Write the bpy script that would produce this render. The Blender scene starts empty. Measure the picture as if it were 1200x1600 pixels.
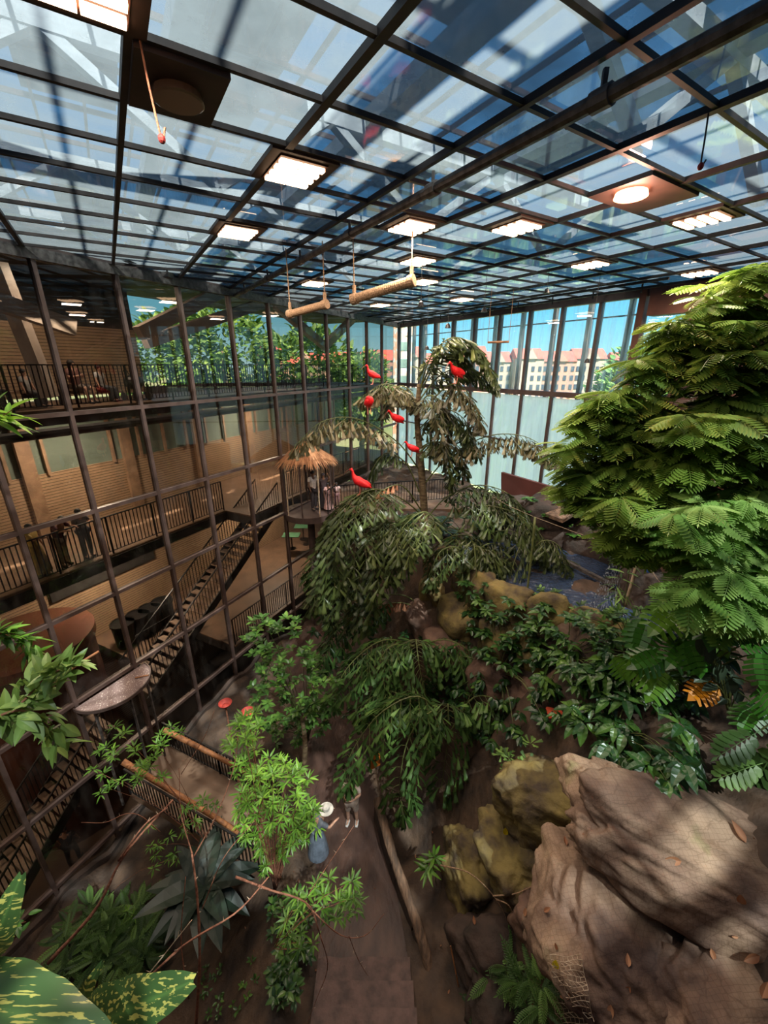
import bpy, math, random
import numpy as np
from mathutils import Vector, Matrix, noise
random.seed(7)
R = math.radians
# ------------------------------------------------------------------ camera, world, lights, exposure
CZ = 16.0                                   # eye height above the lowest lobby floor
PITCH = 19.77; F = 640.0
cp, sp = math.cos(R(PITCH)), math.sin(R(PITCH))
scn = bpy.context.scene
cam = bpy.data.objects.new('camera', bpy.data.cameras.new('camera'))
scn.collection.objects.link(cam)
cam.location = (0, 0, CZ); cam.rotation_euler = (R(90 - PITCH), 0, 0)
cam.data.sensor_fit = 'HORIZONTAL'; cam.data.sensor_width = 36; cam.data.lens = 36 * F / 1200
cam.data.clip_start = .05; cam.data.clip_end = 900
scn.camera = cam
scn.view_settings.view_transform = 'Standard'; scn.view_settings.look = 'None'
scn.view_settings.gamma = 1; scn.view_settings.use_curve_mapping = False
scn.view_settings.exposure = 0.7
LAMP = 84.0          # watts per ceiling grow lamp
w = bpy.data.worlds.new('world'); scn.world = w; w.use_nodes = True
nt = w.node_tree; nt.nodes.clear()
tc = nt.nodes.new('ShaderNodeTexCoord'); sx = nt.nodes.new('ShaderNodeSeparateXYZ')
cr = nt.nodes.new('ShaderNodeValToRGB'); bg = nt.nodes.new('ShaderNodeBackground'); wo = nt.nodes.new('ShaderNodeOutputWorld')
nt.links.new(tc.outputs['Generated'], sx.inputs[0]); nt.links.new(sx.outputs['Z'], cr.inputs[0])
nt.links.new(cr.outputs[0], bg.inputs[0]); nt.links.new(bg.outputs[0], wo.inputs[0])
e = cr.color_ramp.elements
e[0].position = .0; e[0].color = (.50, .82, .90, 1); e[1].position = .75; e[1].color = (.20, .46, .88, 1)
m_ = e.new(.10); m_.color = (.20, .62, .86, 1); m_ = e.new(.3); m_.color = (.16, .50, .88, 1)
bg.inputs[1].default_value = 1.25
sun = bpy.data.objects.new('sun', bpy.data.lights.new('sun', 'SUN')); scn.collection.objects.link(sun)
sun.data.energy = 24; sun.data.angle = R(.8); sun.data.color = (1, .93, .80)
SUND = Vector((-.22, .50, -.84)); sun.rotation_euler = SUND.to_track_quat('-Z', 'Y').to_euler()

# ------------------------------------------------------------------ helpers
def C(rgb):
    def f(c): return c / 12.92 if c <= .04045 else ((c + .055) / 1.055) ** 2.4
    return tuple(f(v / 255) for v in rgb) + (1,)
def P(px, py, Y):                            # picture point at forward distance Y -> world point
    v = 800 - py; fy = F * cp + v * sp; fz = -F * sp + v * cp
    return Vector(((px - 600) / fy * Y, Y, CZ + fz / fy * Y))
def Pz(px, py, z):                           # picture point on the level z (relative to the eye)
    v = 800 - py; fy = F * cp + v * sp; fz = -F * sp + v * cp
    return P(px, py, z / fz * fy)
def tag(o, label=None, cat=None, group=None, kind=None):
    if label: o['label'] = label
    if cat: o['category'] = cat
    if group: o['group'] = group
    if kind: o['kind'] = kind
    return o
def empty(name, loc=(0, 0, 0), label=None, cat=None, group=None, kind=None, rz=0):
    o = bpy.data.objects.new(name, None); o.location = loc; o.rotation_euler = (0, 0, rz)
    o.empty_display_size = .1
    scn.collection.objects.link(o); return tag(o, label, cat, group, kind)
class MB:
    def __init__(s): s.v = []; s.f = []; s.c = []; s.n = 0
    def add(s, v, f, c=.5):
        v = np.asarray(v, float); s.v.append(v); n = s.n
        s.f += [tuple(i + n for i in q) for q in f]; s.n += len(v)
        s.c.append(np.full(len(v), c) if np.isscalar(c) else c)
    def box(s, c, sz, ex=(1, 0, 0), ey=(0, 1, 0), ez=(0, 0, 1)):
        c = np.array(c, float); ex, ey, ez = (np.array(a, float) * h / 2 for a, h in zip((ex, ey, ez), sz))
        v = [c + i * ex + j * ey + k * ez for k in (-1, 1) for j in (-1, 1) for i in (-1, 1)]
        s.add(v, [(0, 2, 3, 1), (4, 5, 7, 6), (0, 1, 5, 4), (2, 6, 7, 3), (0, 4, 6, 2), (1, 3, 7, 5)]); return s
    def bar(s, a, b, w, h=None, up=(0, 0, 1)):
        a = Vector(a); b = Vector(b); d = b - a; L = d.length
        if L < 1e-6: return s
        d /= L; up = Vector(up)
        if abs(d.dot(up)) > .98: up = Vector((1, 0, 0))
        x = d.cross(up).normalized(); z = x.cross(d)
        return s.box((a + b) / 2, (L, w, h or w), d, x, z)
    def tube(s, pts, r, k=8, cap=True, c=.5):
        pts = [Vector(p) for p in pts]; n = len(pts)
        rs = [r] * n if np.isscalar(r) else list(r)
        vs = []; up = None
        for i, p in enumerate(pts):
            t = (pts[min(i + 1, n - 1)] - pts[max(i - 1, 0)]).normalized()
            if up is None: up = Vector((0, 0, 1)) if abs(t.z) < .9 else Vector((1, 0, 0))
            x = t.cross(up).normalized(); y = x.cross(t).normalized(); up = y
            for j in range(k):
                a = 2 * math.pi * j / k
                vs.append(tuple(p + (x * math.cos(a) + y * math.sin(a)) * rs[i]))
        fs = [(i * k + j, i * k + (j + 1) % k, (i + 1) * k + (j + 1) % k, (i + 1) * k + j) for i in range(n - 1) for j in range(k)]
        if cap: fs += [tuple(range(k))[::-1], tuple((n - 1) * k + j for j in range(k))]
        s.add(vs, fs, c); return s
    def ell(s, c, r, nu=12, nv=8, c_=.5, M=None):
        vs = []
        for i in range(nv + 1):
            th = math.pi * i / nv
            for j in range(nu):
                a = 2 * math.pi * j / nu
                q = Vector((r[0] * math.sin(th) * math.cos(a), r[1] * math.sin(th) * math.sin(a), r[2] * math.cos(th)))
                if M: q = M @ q
                vs.append(tuple(Vector(c) + q))
        fs = [(i * nu + j, (i + 1) * nu + j, (i + 1) * nu + (j + 1) % nu, i * nu + (j + 1) % nu) for i in range(nv) for j in range(nu)]
        s.add(vs, fs, c_); return s
    def poly(s, pts, th=0):                   # flat n-gon, optionally with a thickness downward
        n = len(pts); v = [tuple(p) for p in pts]
        if th:
            v += [(p[0], p[1], p[2] - th) for p in v]
            s.add(v, [tuple(range(n)), tuple(range(2 * n - 1, n - 1, -1))] + [(i, i + n, (i + 1) % n + n, (i + 1) % n) for i in range(n)])
        else: s.add(v, [tuple(range(n))])
        return s
    def place(s, T, o, d, nrm, sc, c):
        d = Vector(d).normalized(); nrm = Vector(nrm); x = d.cross(nrm)
        if x.length < 1e-4: x = d.orthogonal()
        x.normalize(); z = x.cross(d)
        M = np.array([x, d, z]) * sc
        s.add(T[0] @ M + np.array(o), T[1], np.clip(T[2] + c, 0, 1))
    def build(s, name, mat, parent=None, smooth=False, loc=None):
        me = bpy.data.meshes.new(name)
        v = np.concatenate(s.v) if s.v else np.zeros((0, 3))
        org = Vector((0, 0, 0))
        if parent is not None: v = v - np.array(parent_origin(parent))
        elif loc is not None: v = v - np.array(loc); org = Vector(loc)
        me.from_pydata(v.tolist(), [], s.f)
        a = me.attributes.new('tone', 'FLOAT', 'POINT'); a.data.foreach_set('value', np.concatenate(s.c).astype(np.float32))
        if smooth: me.polygons.foreach_set('use_smooth', [True] * len(me.polygons))
        me.materials.append(mat); me.update()
        o = bpy.data.objects.new(name, me); scn.collection.objects.link(o); o.location = org
        if parent is not None: o.parent = parent
        return o
def parent_origin(p):
    q = Vector(p.location)
    while p.parent: p = p.parent; q += Vector(p.location)
    return q
def copy_tree(o, parent=None):
    c = o.copy(); scn.collection.objects.link(c)
    if parent: c.parent = parent
    for ch in list(o.children): copy_tree(ch, c)
    return c
def struct(o): o['kind'] = 'structure'; return o
def lerp(a, b, t): return a + (b - a) * t
def bez(pts, n=12):                            # smooth curve through control points (Catmull-Rom)
    pts = [Vector(p) for p in pts]; q = [pts[0] * 2 - pts[1]] + pts + [pts[-1] * 2 - pts[-2]]; out = []
    m = len(pts) - 1
    for i in range(n + 1):
        t = i / n * m; k = min(int(t), m - 1); t -= k
        a, b, c, d = q[k:k + 4]
        out.append(.5 * ((2 * b) + (c - a) * t + (2 * a - 5 * b + 4 * c - d) * t * t + (3 * b - a - 3 * c + d) * t ** 3))
    return out
# ------------------------------------------------------------------ materials
def newmat(name):
    m = bpy.data.materials.new(name); m.use_nodes = True
    b = m.node_tree.nodes['Principled BSDF']; return m, m.node_tree, b
def pmat(name, rgb, rough=.6, metal=0, rgb2=None, scale=4, bump=0, bscale=None, emit=0, spec=.5, stretch=None, detail=6, ramp=(.35, .65)):
    m, t, b = newmat(name)
    b.inputs['Roughness'].default_value = rough; b.inputs['Metallic'].default_value = metal
    b.inputs['Base Color'].default_value = C(rgb); b.inputs['Specular IOR Level'].default_value = spec
    L = t.links.new
    g = t.nodes.new('ShaderNodeNewGeometry'); mp = t.nodes.new('ShaderNodeMapping'); L(g.outputs['Position'], mp.inputs[0])
    if stretch: mp.inputs['Scale'].default_value = stretch
    if rgb2:
        n = t.nodes.new('ShaderNodeTexNoise'); n.inputs['Scale'].default_value = scale; n.inputs['Detail'].default_value = detail
        L(mp.outputs[0], n.inputs['Vector'])
        r = t.nodes.new('ShaderNodeValToRGB'); L(n.outputs[0], r.inputs[0]); r.color_ramp.elements[0].position = ramp[0]; r.color_ramp.elements[1].position = ramp[1]
        r.color_ramp.elements[0].color = C(rgb); r.color_ramp.elements[1].color = C(rgb2); L(r.outputs[0], b.inputs['Base Color'])
    if bump:
        n = t.nodes.new('ShaderNodeTexNoise'); n.inputs['Scale'].default_value = bscale or scale; n.inputs['Detail'].default_value = 8
        L(mp.outputs[0], n.inputs['Vector'])
        bp = t.nodes.new('ShaderNodeBump'); bp.inputs['Strength'].default_value = bump; bp.inputs['Distance'].default_value = .05
        L(n.outputs[0], bp.inputs['Height']); L(bp.outputs[0], b.inputs['Normal'])
    if emit: b.inputs['Emission Color'].default_value = C(rgb); b.inputs['Emission Strength'].default_value = emit
    return m
def leafmat(name, dark, mid, light, rough=.38, trans=.25, streak=None, spec=.5):
    m, t, b = newmat(name); L = t.links.new
    a = t.nodes.new('ShaderNodeAttribute'); a.attribute_name = 'tone'
    r = t.nodes.new('ShaderNodeValToRGB'); L(a.outputs['Fac'], r.inputs[0])
    el = r.color_ramp.elements; el[0].position = 0; el[0].color = C(dark); el[1].position = 1; el[1].color = C(light); q = el.new(.5); q.color = C(mid)
    col = r.outputs[0]
    if streak:
        tc = t.nodes.new('ShaderNodeTexCoord'); n = t.nodes.new('ShaderNodeTexNoise'); mp = t.nodes.new('ShaderNodeMapping')
        L(tc.outputs['Object'], mp.inputs[0]); mp.inputs['Rotation'].default_value = (0, 0, R(-12)); mp.inputs['Scale'].default_value = (5, 60, 45)
        L(mp.outputs[0], n.inputs[0]); n.inputs['Scale'].default_value = 1; n.inputs['Detail'].default_value = 3
        rr = t.nodes.new('ShaderNodeValToRGB'); L(n.outputs[0], rr.inputs[0]); rr.color_ramp.elements[0].position = .56; rr.color_ramp.elements[1].position = .585
        mx = t.nodes.new('ShaderNodeMixRGB'); L(rr.outputs[0], mx.inputs[0]); L(col, mx.inputs[1]); mx.inputs[2].default_value = C(streak); col = mx.outputs[0]
    L(col, b.inputs['Base Color']); b.inputs['Roughness'].default_value = rough; b.inputs['Specular IOR Level'].default_value = spec
    tr = t.nodes.new('ShaderNodeBsdfTranslucent'); L(col, tr.inputs[0])
    ms = t.nodes.new('ShaderNodeMixShader'); ms.inputs[0].default_value = trans
    out = t.nodes['Material Output']; L(b.outputs[0], ms.inputs[1]); L(tr.outputs[0], ms.inputs[2]); L(ms.outputs[0], out.inputs[0])
    return m
def glassmat(name, tint, haze=0, hazecol=(200, 210, 215), ior=1.45, streak=(1, 1, 1), hscale=1.2, hlo=.4, hhi=.75, hmin=0.0, rough=.02, gl=1.0):
    m = bpy.data.materials.new(name); m.use_nodes = True; t = m.node_tree; t.nodes.clear(); L = t.links.new; N = t.nodes.new
    out = N('ShaderNodeOutputMaterial'); tr = N('ShaderNodeBsdfTransparent'); tr.inputs[0].default_value = C(tint)
    gs = N('ShaderNodeBsdfGlossy'); gs.inputs['Roughness'].default_value = rough; fc = N('ShaderNodeLayerWeight'); fc.inputs[0].default_value = .5
    pw = N('ShaderNodeMath'); pw.operation = 'POWER'; pw.inputs[1].default_value = 4.5; L(fc.outputs['Facing'], pw.inputs[0])
    fr = N('ShaderNodeMath'); fr.operation = 'MULTIPLY_ADD'; fr.inputs[1].default_value = .85; fr.inputs[2].default_value = .05; L(pw.outputs[0], fr.inputs[0])
    sh = tr.outputs[0]
    if haze:
        g = N('ShaderNodeNewGeometry'); mp = N('ShaderNodeMapping'); mp.inputs['Scale'].default_value = streak; L(g.outputs['Position'], mp.inputs[0])
        n = N('ShaderNodeTexNoise'); n.inputs['Scale'].default_value = hscale; n.inputs['Detail'].default_value = 9; n.inputs['Roughness'].default_value = .65; L(mp.outputs[0], n.inputs[0])
        mr = N('ShaderNodeMapRange'); mr.inputs[1].default_value = hlo; mr.inputs[2].default_value = hhi; mr.inputs[3].default_value = hmin; mr.inputs[4].default_value = haze
        L(n.outputs[0], mr.inputs[0])
        tl = N('ShaderNodeBsdfTranslucent'); tl.inputs[0].default_value = C(hazecol); df = N('ShaderNodeBsdfDiffuse'); df.inputs[0].default_value = C(hazecol)
        m0 = N('ShaderNodeMixShader'); m0.inputs[0].default_value = .3; L(tl.outputs[0], m0.inputs[1]); L(df.outputs[0], m0.inputs[2])
        m1 = N('ShaderNodeMixShader'); L(mr.outputs[0], m1.inputs[0]); L(sh, m1.inputs[1]); L(m0.outputs[0], m1.inputs[2]); sh = m1.outputs[0]
    m2 = N('ShaderNodeMixShader')
    mu = N('ShaderNodeMath'); mu.operation = 'MULTIPLY'; mu.inputs[1].default_value = gl; L(fr.outputs[0], mu.inputs[0])
    L(mu.outputs[0], m2.inputs[0]); L(sh, m2.inputs[1]); L(gs.outputs[0], m2.inputs[2]); L(m2.outputs[0], out.inputs[0])
    return m
def slatmat(name, base, dark, pitch):
    m, t, b = newmat(name); L = t.links.new; N = t.nodes.new
    g = N('ShaderNodeNewGeometry'); s = N('ShaderNodeSeparateXYZ'); L(g.outputs['Position'], s.inputs[0])
    mu = N('ShaderNodeMath'); mu.operation = 'DIVIDE'; mu.inputs[1].default_value = pitch; L(s.outputs['Z'], mu.inputs[0])
    fr = N('ShaderNodeMath'); fr.operation = 'FRACT'; L(mu.outputs[0], fr.inputs[0])
    r = N('ShaderNodeValToRGB'); r.color_ramp.interpolation = 'LINEAR'; e = r.color_ramp.elements; e[0].position = .16; e[0].color = C(dark); e[1].position = .22; e[1].color = C(base); L(fr.outputs[0], r.inputs[0])
    n = N('ShaderNodeTexNoise'); n.inputs['Scale'].default_value = 1.3; n.inputs['Detail'].default_value = 8; L(g.outputs['Position'], n.inputs[0])
    mx = N('ShaderNodeMixRGB'); mx.blend_type = 'MULTIPLY'; mx.inputs[0].default_value = .5; L(r.outputs[0], mx.inputs[1]); L(n.outputs[0], mx.inputs[2]); L(mx.outputs[0], b.inputs['Base Color'])
    bp = N('ShaderNodeBump'); bp.inputs['Strength'].default_value = .5; L(r.outputs[0], bp.inputs['Height']); L(bp.outputs[0], b.inputs['Normal']); b.inputs['Roughness'].default_value = .6
    return m
M = {}
M['frame'] = pmat('bronze_painted_steel', (92, 74, 68), .45, .2, (74, 60, 56), 3)
M['tbar'] = pmat('dark_steel_grid', (38, 31, 29), .55, .2, (54, 44, 40), 6)
M['pipe'] = pmat('dirty_pipe', (104, 98, 94), .5, .3, (60, 54, 52), 9, .2)
M['white'] = pmat('white_painted_steel', (196, 200, 203), .5, 0, (170, 176, 180), 2)
M['greyroof'] = pmat('grey_roof_panel', (120, 126, 130), .6, 0, (96, 102, 106), 2)
M['pinkbeam'] = pmat('cream_painted_beam', (206, 186, 170), .5, 0, (180, 160, 146), 2)
M['board'] = pmat('brown_ceiling_board', (72, 52, 44), .6, 0, (56, 40, 35), 4)
M['glow'] = pmat('glowing_lamp', (255, 212, 170), .4, emit=5)
M['rimglow'] = pmat('orange_brown_lamp_frame', (88, 48, 34), .6)  # rim glow is only this orange-brown colour, nothing emits here
M['glowred'] = pmat('glowing_heat_lamp', (255, 150, 110), .4, emit=9)
M['off'] = pmat('unlit_lens', (120, 100, 90), .2)
M['metal'] = pmat('black_metal', (30, 28, 28), .45, .5)
M['soil'] = pmat('damp_soil', (44, 33, 26), .75, 0, (84, 64, 48), 1.6, 1.0, 5)
M['path'] = pmat('wet_earth_path', (82, 58, 48), .55, 0, (54, 36, 30), 2.2, .5, 9, stretch=(1.5, .6, 1))
M['step'] = pmat('worn_stone_step', (98, 72, 64), .6, 0, (66, 46, 40), 5, .5, 14)
M['rockb'] = pmat('brown_rock', (118, 90, 74), .8, 0, (74, 54, 44), 1.8, .9, 5)
M['rockm'] = pmat('mossy_rock', (128, 112, 62), .85, 0, (66, 54, 42), 2.2, .9, 7)
M['darkrock'] = pmat('dark_rock', (66, 50, 42), .85, 0, (44, 36, 30), 2.4, .9, 6)
M['wood'] = slatmat('slatted_wood', (182, 150, 118), (96, 72, 54), .11)
M['woodf'] = pmat('wood_post', (160, 128, 100), .6, 0, (130, 102, 80), 3)
M['floorw'] = pmat('brown_floor', (122, 96, 76), .5, 0, (100, 78, 62), 1.2)
M['lobbyfloor'] = pmat('dark_polished_floor', (84, 64, 50), .35, 0, (64, 48, 38), .8)
M['slab'] = pmat('dark_slab', (52, 48, 46), .6, 0, (40, 36, 34), 3)
M['frost'] = pmat('frosted_window', (128, 140, 128), .25, 0, (96, 108, 98), .5)
M['tread'] = pmat('pale_stair_tread', (150, 124, 104), .6, 0, (120, 98, 84), 5)
M['bark'] = pmat('palm_bark', (134, 116, 86), .75, 0, (82, 64, 46), 5, .7, 12, stretch=(1, 1, 3))
M['stem'] = pmat('pinkish_bark', (158, 104, 78), .7, 0, (112, 70, 52), 14, .5, 30)
M['twig'] = pmat('pale_dry_twig', (190, 170, 144), .7, 0, (150, 126, 102), 12)
M['gstem'] = pmat('green_stem', (96, 104, 52), .6, 0, (70, 76, 42), 10)
M['log'] = pmat('peeled_log', (176, 116, 70), .65, 0, (128, 84, 54), 8, .4, 20)
M['log2'] = pmat('weathered_log', (132, 104, 82), .8, 0, (82, 66, 54), 6, .8, 14, stretch=(2, .5, 1))
M['rope'] = pmat('hemp_rope', (170, 138, 106), .85, 0, (128, 100, 76), 40, .6, 60)
M['straw'] = leafmat('straw', (122, 78, 50), (166, 114, 76), (198, 146, 102), .8, .1)
M['palm'] = leafmat('palm_leaf', (38, 50, 26), (78, 92, 46), (142, 148, 90), .36, .25)
M['palmlow'] = leafmat('fresh_palm_leaf', (34, 58, 26), (70, 100, 48), (140, 178, 88), .45, .28, spec=.35)
M['palmtop'] = leafmat('dry_palm_leaf', (52, 52, 32), (96, 92, 60), (168, 148, 112), .4, .22)
M['dead'] = leafmat('dead_leaf', (96, 58, 38), (146, 94, 62), (200, 150, 112), .7, .2)
M['feather'] = leafmat('feathery_leaf', (58, 84, 26), (104, 132, 50), (172, 192, 92), .42, .42)
M['feather2'] = leafmat('feathery_leaf_pale', (76, 114, 46), (122, 162, 76), (188, 212, 126), .42, .42)
M['glossy'] = leafmat('glossy_dark_leaf', (22, 46, 24), (44, 78, 34), (98, 132, 54), .32, .18, spec=.4)
M['monst'] = leafmat('monstera_leaf', (30, 74, 26), (66, 120, 38), (142, 184, 62), .3, .3)
M['round'] = leafmat('round_leaf', (40, 70, 26), (74, 112, 44), (126, 158, 66), .35, .25)
M['lime'] = leafmat('lime_leaf', (62, 100, 30), (104, 150, 48), (160, 204, 76), .4, .35)
M['nearleaf'] = leafmat('near_shrub_leaf', (76, 102, 44), (122, 150, 74), (172, 196, 116), .4, .35)
M['nest'] = leafmat('dark_rosette_leaf', (20, 32, 26), (38, 54, 42), (70, 86, 66), .45, .1)
M['varieg'] = leafmat('variegated_leaf', (52, 82, 44), (64, 94, 50), (84, 120, 62), .4, .2, streak=(186, 184, 96))
M['outleaf'] = leafmat('outdoor_leaf', (48, 80, 36), (92, 130, 54), (158, 186, 88), .6, .35)
M['yellow'] = leafmat('yellow_leaf', (200, 150, 20), (226, 206, 30), (240, 230, 60), .4, .3)
M['orange'] = leafmat('orange_leaf', (200, 110, 20), (236, 150, 30), (250, 190, 60), .4, .3)
M['red'] = pmat('scarlet_plumage', (238, 24, 30), .55, 0, (205, 14, 26), 30, .3, 60)
M['pinkskin'] = pmat('pink_leg', (226, 130, 110), .5)
M['bill'] = pmat('dark_bill', (120, 60, 52), .4)
M['ceilglass'] = glassmat('ceiling_glass', (160, 172, 182), .86, (78, 88, 94), 1.5, (1, 1, 1), .8, .32, .62, .5, .05, 1.0)
M['glassL'] = glassmat('lobby_glass', (196, 192, 186), .06, (150, 150, 150), 1.5, (1, 1, .3), 2, .5, .8, 0, .01, .85)
M['glassB'] = glassmat('window_glass', (226, 236, 238), .38, (225, 235, 240), 1.45, (3, 3, .25), 2.2, .42, .8, .03, .02)
M['glassF'] = glassmat('misted_glass', (220, 232, 238), .8, (236, 244, 248), 1.45, (3, 3, .25), 1.6, .15, .6, .45, .04)
M['seeds'] = pmat('seed_strewn_board', (126, 104, 98), .8, 0, (214, 198, 184), 34, .3, 40, ramp=(.62, .68), detail=2)
M['maroon'] = pmat('maroon_wall', (108, 62, 56), .7, 0, (92, 54, 50), 1)
M['brownwall'] = pmat('rusty_brown_wall', (98, 60, 46), .7, 0, (70, 42, 34), 1.5)
M['darkwin'] = pmat('dark_window', (62, 52, 50), .12, 0, (84, 66, 60), .8)
M['outground'] = pmat('park_ground', (96, 120, 66), .9, 0, (130, 130, 100), .05)
M['facade'] = pmat('pale_facade', (164, 140, 124), .8, 0, (146, 122, 108), .1)
M['facade2'] = pmat('pinkish_facade', (158, 114, 98), .8, 0, (142, 100, 88), .1)
M['tile'] = pmat('red_roof_tile', (168, 76, 62), .8, 0, (140, 62, 52), .3)
M['winfar'] = pmat('far_window', (62, 66, 78), .3)
M['brick'] = pmat('tower_cladding', (206, 160, 134), .8, 0, (186, 200, 205), 1.2, ramp=(.5, .55))
def plain(name, rgb, rough=.7, **k): return pmat(name, rgb, rough, 0, tuple(int(c * .82) for c in rgb), 9, **k)

def water_mat():
    m, t, b = newmat('pond_water'); L = t.links.new
    b.inputs['Base Color'].default_value = C((46, 60, 84)); b.inputs['Roughness'].default_value = .06; b.inputs['Specular IOR Level'].default_value = 1
    n = t.nodes.new('ShaderNodeTexNoise'); n.inputs['Scale'].default_value = 5; n.inputs['Detail'].default_value = 4; n.inputs['Distortion'].default_value = 1.2
    g = t.nodes.new('ShaderNodeNewGeometry'); L(g.outputs['Position'], n.inputs[0])
    bp = t.nodes.new('ShaderNodeBump'); bp.inputs['Strength'].default_value = .8; bp.inputs['Distance'].default_value = .12; L(n.outputs[0], bp.inputs['Height']); L(bp.outputs[0], b.inputs['Normal'])
    return m
M['water'] = water_mat()
M['fall'] = glassmat('falling_water', (225, 228, 232), .85, (220, 222, 226), 1.33, (9, 9, 1.2), 3, .5, .62, .0)
def netrock():
    m, t, b = newmat('netted_rock'); L = t.links.new; N = t.nodes.new
    g = N('ShaderNodeNewGeometry'); n = N('ShaderNodeTexNoise'); n.inputs['Scale'].default_value = .9; n.inputs['Detail'].default_value = 9; L(g.outputs['Position'], n.inputs[0])
    r = N('ShaderNodeValToRGB'); e = r.color_ramp.elements; e[0].position = .36; e[0].color = C((70, 52, 44)); e[1].position = .66; e[1].color = C((158, 132, 108))
    q = e.new(.48); q.color = C((112, 88, 72)); q = e.new(.74); q.color = C((122, 118, 74)); L(n.outputs[0], r.inputs[0])
    w1 = N('ShaderNodeTexVoronoi'); w1.feature = 'DISTANCE_TO_EDGE'; w1.inputs['Scale'].default_value = 17; w1.inputs['Randomness'].default_value = .15; L(g.outputs['Position'], w1.inputs['Vector'])
    rr = N('ShaderNodeValToRGB'); rr.color_ramp.elements[0].position = .03; rr.color_ramp.elements[1].position = .07; rr.color_ramp.elements[0].color = (.55, .5, .45, 1); L(w1.outputs['Distance'], rr.inputs[0])
    mx = N('ShaderNodeMixRGB'); mx.blend_type = 'MULTIPLY'; mx.inputs[0].default_value = .55; L(r.outputs[0], mx.inputs[1]); L(rr.outputs[0], mx.inputs[2]); L(mx.outputs[0], b.inputs['Base Color'])
    bp = N('ShaderNodeBump'); bp.inputs['Strength'].default_value = .7; bp.inputs['Distance'].default_value = .06
    n2 = N('ShaderNodeTexNoise'); n2.inputs['Scale'].default_value = 5; n2.inputs['Detail'].default_value = 9; L(g.outputs['Position'], n2.inputs[0])
    L(n2.outputs[0], bp.inputs['Height']); L(bp.outputs[0], b.inputs['Normal']); b.inputs['Roughness'].default_value = .8
    return m
M['netrock'] = netrock()

# ------------------------------------------------------------------ plan of the hall (z relative to the eye)
P0 = Vector((-4.28, 16.7, 0)); D = Vector((.4415, .8973, 0)); NL = Vector((-.8973, .4415, 0))
A = Vector((-.537, .8436, 0)); B = Vector((.8436, .537, 0))
ZC = 2.35
def L_(s, off, z): return P0 + D * s + NL * off + Vector((0, 0, CZ + z))
BW = 15.45                                      # back wall: B-coordinate
sC = (BW - B.dot(P0)) / B.dot(D); COR = P0 + D * sC
def K_(t, off, z): return COR - A * t + B * off + Vector((0, 0, CZ + z))   # along back wall from the corner towards the right
def AB(a, b, z): return A * a + B * b + Vector((0, 0, CZ + z))
UP = Vector((0, 0, 1))
# hall outline (convex): left glass, back glass, right, rear
hall = [L_(-21.5, 0, 0), L_(sC, 0, 0), K_(27, 0, 0), Vector((10.5, -3.0, CZ))]
hall2 = [Vector((p.x, p.y)) for p in hall]
def clip(o, d):
    t0, t1 = -99, 99; n = len(hall2)
    for i in range(n):
        a, b = hall2[i], hall2[(i + 1) % n]; ed = b - a; nn = Vector((ed.y, -ed.x))
        den = nn.dot(d); num = nn.dot(a - o)
        if abs(den) < 1e-6: continue
        t = num / den
        if den < 0: t0 = max(t0, t)
        else: t1 = min(t1, t)
    return (t0, t1) if t1 > t0 else None
# orientation test: make clip work whichever winding the outline has
_c = sum((p for p in hall2), Vector((0, 0))) / 4
_e = hall2[1] - hall2[0]
if Vector((_e.y, -_e.x)).dot(_c - hall2[0]) > 0: hall2.reverse()

# ---- ceiling
ceil = struct(empty('ceiling', (0, 0, CZ + ZC)))
mb = MB(); mb.poly([Vector((p.x, p.y, CZ + ZC + .05)) for p in hall][::-1]); mb.build('ceiling_glass', M['ceilglass'], ceil)
mb = MB()
for k in range(-4, 26):
    a = 2.53 + .98 * k; o = A * a
    r = clip(Vector((o.x, o.y)), Vector((B.x, B.y)))
    if r: mb.bar(o + B * r[0] + UP * (CZ + ZC), o + B * r[1] + UP * (CZ + ZC), .05, .05)
for k in range(-6, 11):
    b = .58 + 1.62 * k; o = B * b
    r = clip(Vector((o.x, o.y)), Vector((A.x, A.y)))
    if r: mb.bar(o + A * r[0] + UP * (CZ + ZC), o + A * r[1] + UP * (CZ + ZC), .085 if k % 2 else .06, .07)
mb.build('ceiling_grid', M['tbar'], ceil)
mb = MB(); o = B * 4.0; r = clip(Vector((o.x, o.y)), Vector((A.x, A.y)))
mb.tube([o + A * t + UP * (CZ + ZC - .2) for t in (r[0] + .1, r[1] - .1)], .065, 10)
for t in np.arange(max(r[0], 0) + .5, r[1], 2.3):
    mb.tube([o + A * (t - .09) + UP * (CZ + ZC - .2), o + A * (t + .09) + UP * (CZ + ZC - .2)], .085, 10)
    mb.bar(o + A * t + UP * (CZ + ZC - .2), o + A * t + UP * (CZ + ZC), .04)
tag(mb.build('ceiling_pipe', M['pipe'], loc=o + A * 8 + UP * (CZ + ZC - .2)), 'long grey pipe clamped under the glass ceiling, running diagonally to the left glass wall', 'pipe')
mb = MB()
for dx in (0, .16):                             # rail track under the ceiling near the back glass
    mb.bar(K_(1.5, -1.1 - dx * 6, ZC - .12), K_(16, -1.1 - dx * 6, ZC - .12), .05, .07)
for t in np.arange(2, 16, 1.6): mb.bar(K_(t, -1.1, ZC), K_(t, -1.1, ZC - .25), .04)
tag(mb.build('curtain_track', M['metal'], loc=K_(8, -1.5, ZC - .1)), 'pair of thin dark rails with hangers under the ceiling before the back windows', 'rail')
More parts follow.
